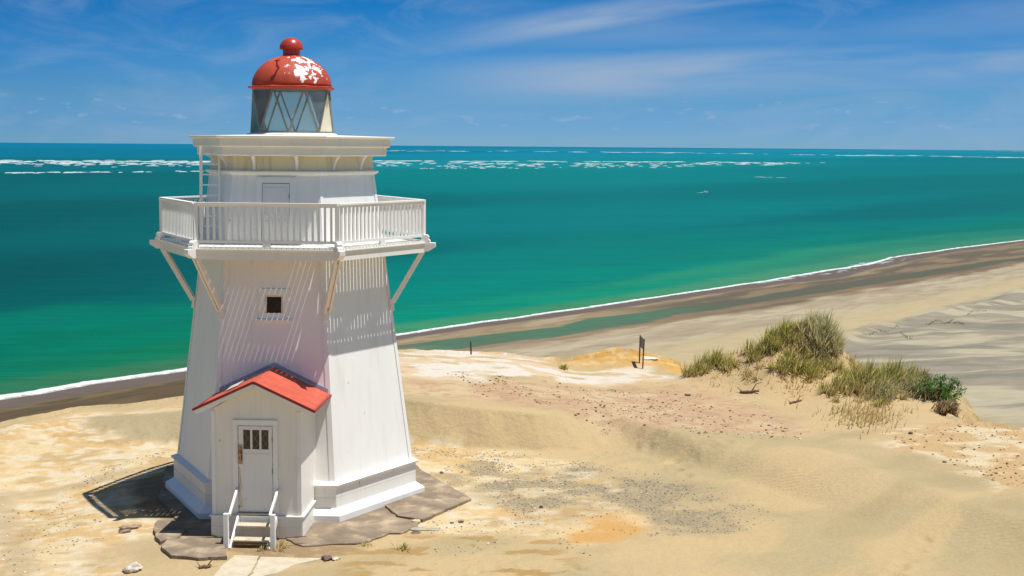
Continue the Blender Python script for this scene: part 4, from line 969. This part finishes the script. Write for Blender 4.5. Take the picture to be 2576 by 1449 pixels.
for i in range(9):
    t = i/8; x = -5-13*t; hw = 1.2+2.2*t
    P += [(x, -hw, .06), (x, 0, .06+.5*(1-t)), (x, hw, .06)]
for i in range(8): F += [(i*3, i*3+1, i*3+4, i*3+3), (i*3+1, i*3+2, i*3+5, i*3+4)]
b.add(P, F); wk = b.build('boat_wake', MFoamW); wk.location = (bx, by, SEA); wk.rotation_euler = (0, 0, R(12)); tag(wk, 'white wake trailing behind the motor boat', 'wake', None, 'stuff')

# ------------------------------------------------------------------ vegetation
def grass_mat(name, a, c, e):
    m = mat(name, a, .7, .15, (3, 3, 3), spec=.2); nt = m.node_tree; b = nt.nodes['Principled BSDF']
    g = N(nt, 'ShaderNodeAttribute', attribute_name='tint'); L(nt, g.outputs['Color'], b.inputs['Base Color'])
    tl = N(nt, 'ShaderNodeBsdfTranslucent'); L(nt, g.outputs['Color'], tl.inputs[0]); mx_ = N(nt, 'ShaderNodeMixShader'); mx_.inputs[0].default_value = .5
    L(nt, b.outputs[0], mx_.inputs[1]); L(nt, tl.outputs[0], mx_.inputs[2]); L(nt, mx_.outputs[0], nt.nodes['Material Output'].inputs[0])
    return m
MGrass = grass_mat('marram grass blades', (.1, .1, .03), 0, 0)
PAL = {'green': [(.27, .29, .04), (.37, .35, .07), (.17, .20, .035), (.50, .43, .15), (.12, .13, .03)], 'dry': [(.50, .40, .19), (.58, .47, .25), (.36, .26, .12), (.33, .30, .11)],
       'grey': [(.30, .31, .17), (.38, .37, .21), (.21, .23, .11), (.48, .43, .24)], 'brown': [(.17, .11, .062), (.27, .19, .105), (.11, .07, .04), (.32, .24, .14)]}
def blades(roots, h_, pal, lean, rnd, mixp=.0, droop=.35, wdt=.014, stem=(.36, .24, .10)):
    V_ = []; F = []; Cc = []
    for rt_ in roots:
        x, y, z, hs_ = rt_[:4]
        hh = h_*hs_*rnd.uniform(.5, 1.2); a = rt_[4] if len(rt_) > 4 else rnd.uniform(0, 2*PI); l_ = rnd.uniform(.05, .65)
        dv = Vector((math.cos(a)*l_+lean[0]*rnd.uniform(.4, 1.3), math.sin(a)*l_+lean[1]*rnd.uniform(.4, 1.3), 1)).normalized()
        sd = Vector((-math.sin(a+rnd.uniform(-1, 1)), math.cos(a), 0)).normalized(); c = rnd.choice(PAL[pal] if rnd.random() > mixp else PAL['dry']); wv = wdt*rnd.uniform(.7, 1.4)
        v = rnd.uniform(.8, 1.2); n = 4; o = len(V_)
        for i in range(n+1):
            t = i/n; p = Vector((x, y, z-.03))+dv*hh*t+Vector((dv.x, dv.y, 0))*hh*droop*t*t*1.2-Vector((0, 0, 1))*hh*droop*.5*t*t*abs(1-dv.z)*3
            ww = wv*(1-t)**.7+.0015; V_ += [p-sd*ww, p+sd*ww]
            q = min(1, t*1.8); cc = tuple((s_*(1-q)+g_*q)*v*1.3 for s_, g_ in zip(stem, c)); Cc += [cc, cc]
        for i in range(n): F.append((o+i*2, o+i*2+1, o+i*2+3, o+i*2+2))
    return V_, F, Cc
def gmesh(name, V_, F, Cc, loc=(0, 0, 0), parent=None):
    me = bpy.data.meshes.new(name); me.from_pydata([tuple(Vector(v)-Vector(loc)) for v in V_], [], F); me.materials.append(MGrass)
    t = me.attributes.new('tint', 'FLOAT_COLOR', 'POINT'); arr = np.ones((len(V_), 4), np.float32); arr[:, :3] = np.array(Cc); t.data.foreach_set('color', arr.ravel())
    o = bpy.data.objects.new(name, me); COL.objects.link(o); o.location = loc
    if parent: o.parent = parent
    return o
LEAN = (.22, .05)
def tussock(px, py, rad, h_, n, pal, label, seed, lean=LEAN, mixp=.12, elong=1.0, name='grass_tussock'):
    p = hit(px, py)
    if p is None: p = Vector((*at(px, py, 1.5), 0)); p.z = gz(p.x, p.y)
    rnd = random.Random(seed); roots = []; subs = []
    for _ in range(max(3, int(n/34))):
        a = rnd.uniform(0, 2*PI); r_ = rad*rnd.random()**.6; subs.append((p.x+math.cos(a)*r_*elong, p.y+math.sin(a)*r_*.8, rnd.uniform(.55, 1.2)*(1.1-.35*r_/rad)))
    for _ in range(n):
        sx0, sy0, sh_ = rnd.choice(subs); a = rnd.uniform(0, 2*PI); q_ = abs(rnd.gauss(0, .07))
        roots.append((sx0+math.cos(a)*q_, sy0+math.sin(a)*q_, 0, sh_, a))
    xs = np.array([r_[0] for r_ in roots]); ys = np.array([r_[1] for r_ in roots]); zs = H(xs, ys)
    roots = [(r_[0], r_[1], float(z), r_[3], r_[4]) for r_, z in zip(roots, zs)]
    o = gmesh(name, *blades(roots, h_, pal, lean, rnd, mixp), loc=(p.x, p.y, p.z)); tag(o, label, 'grass', 'grass tussocks on the dune'); return o
T = [(1770, 925, .55, .95, 900, 'green', 'bright green tussock at the far left foot of the grassy dune', (.25, .05)),
     (1830, 885, .35, .6, 350, 'green', 'small green tussock uphill of the far left one', LEAN),
     (1870, 868, .2, .6, 160, 'green', 'thin tuft sticking up from the sandy left shoulder', LEAN),
     (1925, 878, .55, 1.0, 1100, 'green', 'dense upright tussock left of the dune crest', (.1, 0)),
     (1975, 850, .5, .9, 900, 'green', 'tussock just below the left side of the crest', (.1, 0)),
     (2030, 835, .4, .75, 500, 'grey', 'greyish tussock on the left of the dune top', LEAN),
     (2068, 850, .45, 1.35, 1500, 'grey', 'tallest shaggy grey green tussock with pointed top on the crest', (.05, -.1)),
     (2095, 858, .4, .9, 600, 'grey', 'shaggy grey tussock hanging right of the tallest one', (.15, -.25)),
     (2125, 838, .45, .85, 700, 'green', 'green tussock on the right shoulder of the crest', LEAN),
     (2150, 862, .35, .7, 350, 'grey', 'ragged grey tussock at the right end of the crest', (.3, 0)),
     (1985, 925, .45, .85, 900, 'green', 'dark green tussock in the middle of the sandy face', (.15, 0)),
     (2030, 935, .5, .75, 700, 'green', 'spreading tussock right of the dark green middle one', LEAN),
     (1905, 935, .35, .5, 260, 'dry', 'small dry tuft standing alone on the bare sand face', LEAN),
     (1950, 945, .25, .45, 160, 'dry', 'small dry tuft right of the lone sand face tuft', LEAN),
     (2055, 905, .4, .6, 300, 'grey', 'trailing grey grass below the crest', (.1, -.3)),
     (2120, 970, .6, .8, 900, 'green', 'green tussock at the left of the front grass bank', LEAN),
     (2190, 965, .6, 1.05, 1500, 'green', 'largest bright green tussock of the front grass bank', (.1, 0)),
     (2245, 955, .55, .9, 900, 'green', 'green tussock right of the largest in the front bank', LEAN),
     (2280, 950, .4, .7, 500, 'green', 'low green tussock at the right end of the front bank', (.4, 0)),
     (2225, 1000, .45, .9, 600, 'grey', 'greyish tussock low in the front bank', LEAN),
     (2218, 1020, .22, .55, 200, 'green', 'lowest narrow green tuft trailing onto the bare sand', (0, -.2)),
     (2090, 1012, .2, .4, 90, 'dry', 'small yellow tuft low on the sand, left of the lowest tuft', LEAN),
     (1952, 868, .4, .7, 420, 'dry', 'dry straw-coloured tussock between the two green ones left of the crest', LEAN),
     (2010, 880, .5, .6, 420, 'dry', 'straw-coloured grass hanging on the slope below the crest left side', (.1, -.3)),
     (2090, 930, .5, .6, 420, 'green', 'green grass joining the sandy face to the front bank', LEAN),
     (2160, 930, .5, .6, 300, 'dry', 'dry grass behind the largest tussock of the front bank', (.4, 0)),
     (2300, 965, .4, .5, 300, 'dry', 'yellowed low grass just left of the dead stems', (.4, 0)),
     (2160, 1000, .5, .7, 500, 'dry', 'dry stalky tussock under the largest front one', LEAN)]
for i, (px, py, r_, h_, n, pal, lb_, le) in enumerate(T): tussock(px, py, r_*1.35, h_*.68, int(n*.80), pal, lb_, 100+i, le, .34)
def filler():
    rnd = random.Random(77); roots = []; pals = []
    V_ = []; F = []; Cc = []
    for (cx, cy, sx_, sy2, n, pal, h_) in ((2060, 880, 90, 26, 600, 'dry', .26), (2180, 975, 90, 30, 700, 'dry', .3), (1830, 900, 60, 20, 260, 'dry', .25), (2000, 915, 60, 22, 380, 'dry', .28), (2150, 880, 40, 20, 300, 'brown', .3)):
        rs = []
        for _ in range(n):
            p = None
            px, py = rnd.gauss(cx, sx_*.5), rnd.gauss(cy, sy2*.5); x, y = at(px, py, 1.2); rs.append((x, y))
        z = H(np.array([q[0] for q in rs]), np.array([q[1] for q in rs])); r2 = [(q[0], q[1], float(zz), 1) for q, zz in zip(rs, z) if zz > .2]
        v, f, c = blades(r2, h_, pal, (.2, 0), rnd, .3); o = len(V_); V_ += v; F += [tuple(i+o for i in q) for q in f]; Cc += c
    o = gmesh('dune_grass', V_, F, Cc); tag(o, 'sparse dry marram grass and litter over the dune', 'grass', None, 'stuff')
filler()
# dead scrub (brown) and green shrub at the right end
def scrub(px, py, sz, n, seed, label, name='dead_scrub', pal='brown', grp=None):
    p = hit(px, py)
    if p is None: return
    rnd = random.Random(seed); b = MB(); roots = []
    root = empty(name, p); tag(root, label, 'scrub', grp)
    for i in range(n):
        a = rnd.uniform(0, 2*PI); e = rnd.uniform(.0, 1.3); c0 = Vector((rnd.gauss(0, sz[0]*.35), rnd.gauss(0, sz[1]*.35), rnd.uniform(-.1, sz[2]*.4)))
        d = Vector((math.cos(a)*math.cos(e), math.sin(a)*math.cos(e), math.sin(e)-.25)); ln = rnd.uniform(.15, .5)*sz[2]*1.6
        pts = [c0]; 
        for j in range(3): d = (d+Vector((rnd.uniform(-.5, .5), rnd.uniform(-.5, .5), rnd.uniform(-.55, .25)))).normalized(); pts.append(pts[-1]+d*ln/3)
        b.tube(pts, [.008, .007, .005, .003], 4)
    b.build('branches', mat('dead grey brown stems', (.20, .14, .09), .9, .35, (9, 9, 9)), root)
    rs = []
    for _ in range(n*3):
        x = rnd.gauss(0, sz[0]*.4); y = rnd.gauss(0, sz[1]*.4); rs.append((x, y, gz(p.x+x, p.y+y)-p.z+rnd.uniform(0, sz[2]*.35), 1))
    o = gmesh('dead_leaves', *blades(rs, sz[2]*.8, pal, (.3, -.1), rnd, .2, .6)); o.parent = root
scrub(2215, 905, (.7, .5, .55), 260, 1, 'brown dead scrub on the right shoulder of the dune')
scrub(2262, 925, (.5, .5, .45), 200, 2, 'brown matted roots above the right end of the front bank')
scrub(2310, 985, (1.0, .6, .45), 340, 3, 'grey brown tangle of dead stems left of the green shrub', pal='grey')
scrub(2378, 1040, (.35, .3, .45), 200, 4, 'dark dead stems hanging over the cliff rim under the green shrub')
scrub(2175, 880, (.4, .3, .4), 110, 5, 'thin dead stalks between crest and brown scrub')
scrub(2322, 958, (.2, .2, .45), 40, 6, 'few bare stalks standing left above the green shrub')
def shrub():
    p = hit(2362, 1004) or Vector((21.2, 8, .3)); p = Vector((p.x, p.y, p.z)); rnd = random.Random(5); root = empty('green_shrub', p); tag(root, 'rounded dark green leafy shrub on the rim at the right end of the dune', 'shrub')
    b = MB(); tips = []
    for i in range(22):
        a = rnd.uniform(0, 2*PI); e = rnd.uniform(.3, 1.4); d = Vector((math.cos(a)*math.cos(e), math.sin(a)*math.cos(e), math.sin(e))); pts = [Vector((0, 0, -.15))]
        for j in range(4): d = (d+Vector((rnd.uniform(-.3, .3), rnd.uniform(-.3, .3), rnd.uniform(-.1, .2)))).normalized(); pts.append(pts[-1]+d*.23)
        b.tube(pts, [.014, .011, .009, .006, .003], 5); tips += pts[2:]
    b.build('stems', MWood, root, smooth=True)
    V_ = []; F = []; Cc = []
    for _ in range(3800):
        t = rnd.choice(tips); c = t+Vector((rnd.gauss(0, .07), rnd.gauss(0, .07), rnd.gauss(0, .06))); a = Vector((rnd.gauss(0, 1), rnd.gauss(0, 1), rnd.gauss(0, 1))).normalized(); s_ = a.cross(Vector((rnd.random(), rnd.random(), 1))).normalized(); l_ = rnd.uniform(.024, .05)
        o = len(V_); V_ += [c-a*l_, c+s_*l_*.45, c+a*l_, c-s_*l_*.45]; F.append((o, o+1, o+2, o+3)); g_ = rnd.uniform(.7, 1.3); cc = (.075*g_, .19*g_, .035*g_); Cc += [cc]*4
    o = gmesh('leaves', V_, F, Cc); o.parent = root
shrub()
# small green tuft on the mound, dry tufts by the steps, foredune scrub far below
tussock(1413, 858, .2, .3, 120, 'green', 'small green tuft at the left end of the orange mound', 200)
tussock(672, 1385, .16, .2, 70, 'dry', 'small dry grass tuft at the foot of the right step post', 201)
tussock(700, 1383, .16, .22, 80, 'dry', 'dry grass tuft in front of the porch right of the steps', 202)
tussock(912, 1375, .1, .2, 40, 'dry', 'little dry tuft at the near edge of the front slab', 203)
tussock(1012, 1382, .08, .2, 40, 'green', 'tiny green sprout on the sand in front of the slabs', 204)
def far_scrub():
    rnd = random.Random(9); V_ = []; F = []; Cc = []
    rows = [((2165, 845), (2215, 832)), ((2215, 838), (2260, 822)), ((2265, 838), (2290, 850)), ((2330, 815), (2365, 808)), ((2375, 812), (2395, 806)), ((2430, 790), (2480, 778)), ((2400, 815), (2425, 812))]
    bo = bpy.data.objects['beach']; dg = bpy.context.evaluated_depsgraph_get()
    for (a, c) in rows:
        for _ in range(70):
            t = rnd.random(); px = a[0]+(c[0]-a[0])*t+rnd.gauss(0, 4); py = a[1]+(c[1]-a[1])*t+rnd.gauss(0, 1.3)+3*math.sin(px*.13)
            d = ray(px, py); ok, loc, _n, _i = bo.ray_cast(Vector(EYE), Vector(d))
            if not ok: continue
            an = rnd.uniform(0, 2*PI); hh = rnd.uniform(.3, 1.1); wd = .18; g_ = rnd.uniform(.6, 1.3); o = len(V_); s_ = Vector((math.cos(an), math.sin(an), 0))*wd
            V_ += [loc-s_, loc+s_, loc+Vector((rnd.uniform(-.5, .5), rnd.uniform(-.5, .5), hh*.6))]; F.append((o, o+1, o+2)); cc = rnd.choice([(.26*g_, .22*g_, .14*g_), (.18*g_, .18*g_, .10*g_)]); Cc += [cc]*3
    o = gmesh('foredune_scrub', V_, F, Cc); tag(o, 'thin line of scrub along the grey foredune far below', 'scrub', None, 'stuff')
far_scrub()

# ------------------------------------------------------------------ gravel and pebbles
def pebbles(name, m, label, regs, seed):
    rnd = np.random.RandomState(seed); V_ = []; F = []
    t_ = (1+5**.5)/2; ico = np.array([(-1, t_, 0), (1, t_, 0), (-1, -t_, 0), (1, -t_, 0), (0, -1, t_), (0, 1, t_), (0, -1, -t_), (0, 1, -t_), (t_, 0, -1), (t_, 0, 1), (-t_, 0, -1), (-t_, 0, 1)])/1.9
    ifc = [(0, 11, 5), (0, 5, 1), (0, 1, 7), (0, 7, 10), (0, 10, 11), (1, 5, 9), (5, 11, 4), (11, 10, 2), (10, 7, 6), (7, 1, 8), (3, 9, 4), (3, 4, 2), (3, 2, 6), (3, 6, 8), (3, 8, 9), (4, 9, 5), (2, 4, 11), (6, 2, 10), (8, 6, 7), (9, 8, 1)]
    for (poly, n, s0, s1, zz) in regs:
        W = [at(a, c, zz) for a, c in poly]; xs = [q[0] for q in W]; ys = [q[1] for q in W]
        x = rnd.uniform(min(xs), max(xs), n*6); y = rnd.uniform(min(ys), max(ys), n*6); d = sdist(W, x, y); dens = fbm(x*1.1, y*1.1, 4, 31.)
        k = (d+.8*(fbm(x*1.5, y*1.5, 4, 3.)-.5) > 0) & (rnd.rand(len(x)) < sstep(.35, .62, dens)*1.1+.12); x = x[k][:n]; y = y[k][:n]; z = H(x, y)
        for i in range(len(x)):
            s_ = s0+(s1-s0)*rnd.rand()**3.5; sc = np.array([rnd.uniform(.7, 1.4), rnd.uniform(.6, 1.2), rnd.uniform(.35, .8)])*s_; a = rnd.uniform(0, 6.28); q = ico*(1+rnd.uniform(-.22, .22, (12, 1)))*sc
            q = np.stack([q[:, 0]*math.cos(a)-q[:, 1]*math.sin(a)+x[i], q[:, 0]*math.sin(a)+q[:, 1]*math.cos(a)+y[i], q[:, 2]+z[i]+sc[2]*.35], -1); o = len(V_); V_ += q.tolist(); F += [(u_+o, v_+o, w_+o) for u_, v_, w_ in ifc]
    me = bpy.data.meshes.new(name); me.from_pydata(V_, [], F); me.materials.append(m); o = bpy.data.objects.new(name, me); COL.objects.link(o); tag(o, label, 'pebbles', None, 'stuff')
MPeb = mat('dark pebbles', (.24, .21, .17), .85, .5, (11, 11, 11), spec=.15)
MPebR = mat('reddish brown pebbles', (.22, .135, .085), .85, .5, (11, 11, 11), spec=.15)
MPebP = mat('pale pebbles', (.56, .48, .36), .85, .3, (11, 11, 11), spec=.15)
pebbles('gravel', MPeb, 'dark gravel scattered over the sand right of the lighthouse', [
    ([(1150, 1190), (1300, 1150), (1500, 1160), (1720, 1200), (1900, 1260), (1950, 1300), (1820, 1345), (1600, 1345), (1450, 1325), (1280, 1290)], 6400, .006, .026, 0),
    ([(1020, 1125), (1400, 1140), (1300, 1200), (1150, 1240), (1060, 1200)], 800, .008, .03, 0),
    ([(1060, 1300), (1500, 1330), (1500, 1400), (1060, 1400)], 260, .008, .03, 0),
    ([(0, 1250), (140, 1240), (300, 1320), (120, 1449), (0, 1449)], 240, .008, .03, 0)], 1)
pebbles('red_stones', MPebR, 'small reddish stones strewn over the pink shelf behind the dune lip', [
    ([(1100, 955), (1400, 960), (1720, 950), (1980, 1030), (2030, 1085), (1800, 1085), (1450, 1045), (1200, 1010)], 1300, .009, .048, .7),
    ([(2240, 1100), (2400, 1055), (2576, 1085), (2576, 1240), (2400, 1180)], 420, .012, .045, .35),
    ([(200, 1180), (420, 1130), (420, 1150), (200, 1210)], 160, .01, .03, 0), ([(60, 1220), (420, 1160), (380, 1320), (100, 1420)], 160, .008, .028, 0)], 2)
pebbles('pale_stones', MPebP, 'pale chips of stone over the sandy headland', [
    ([(1040, 1130), (1500, 1140), (1700, 1300), (1060, 1400)], 700, .010, .034, 0), ([(1400, 960), (1980, 980), (2030, 1085), (1700, 1080)], 260, .014, .045, .6), ([(0, 1100), (420, 1120), (300, 1449), (0, 1449)], 260, .008, .03, 0)], 3)
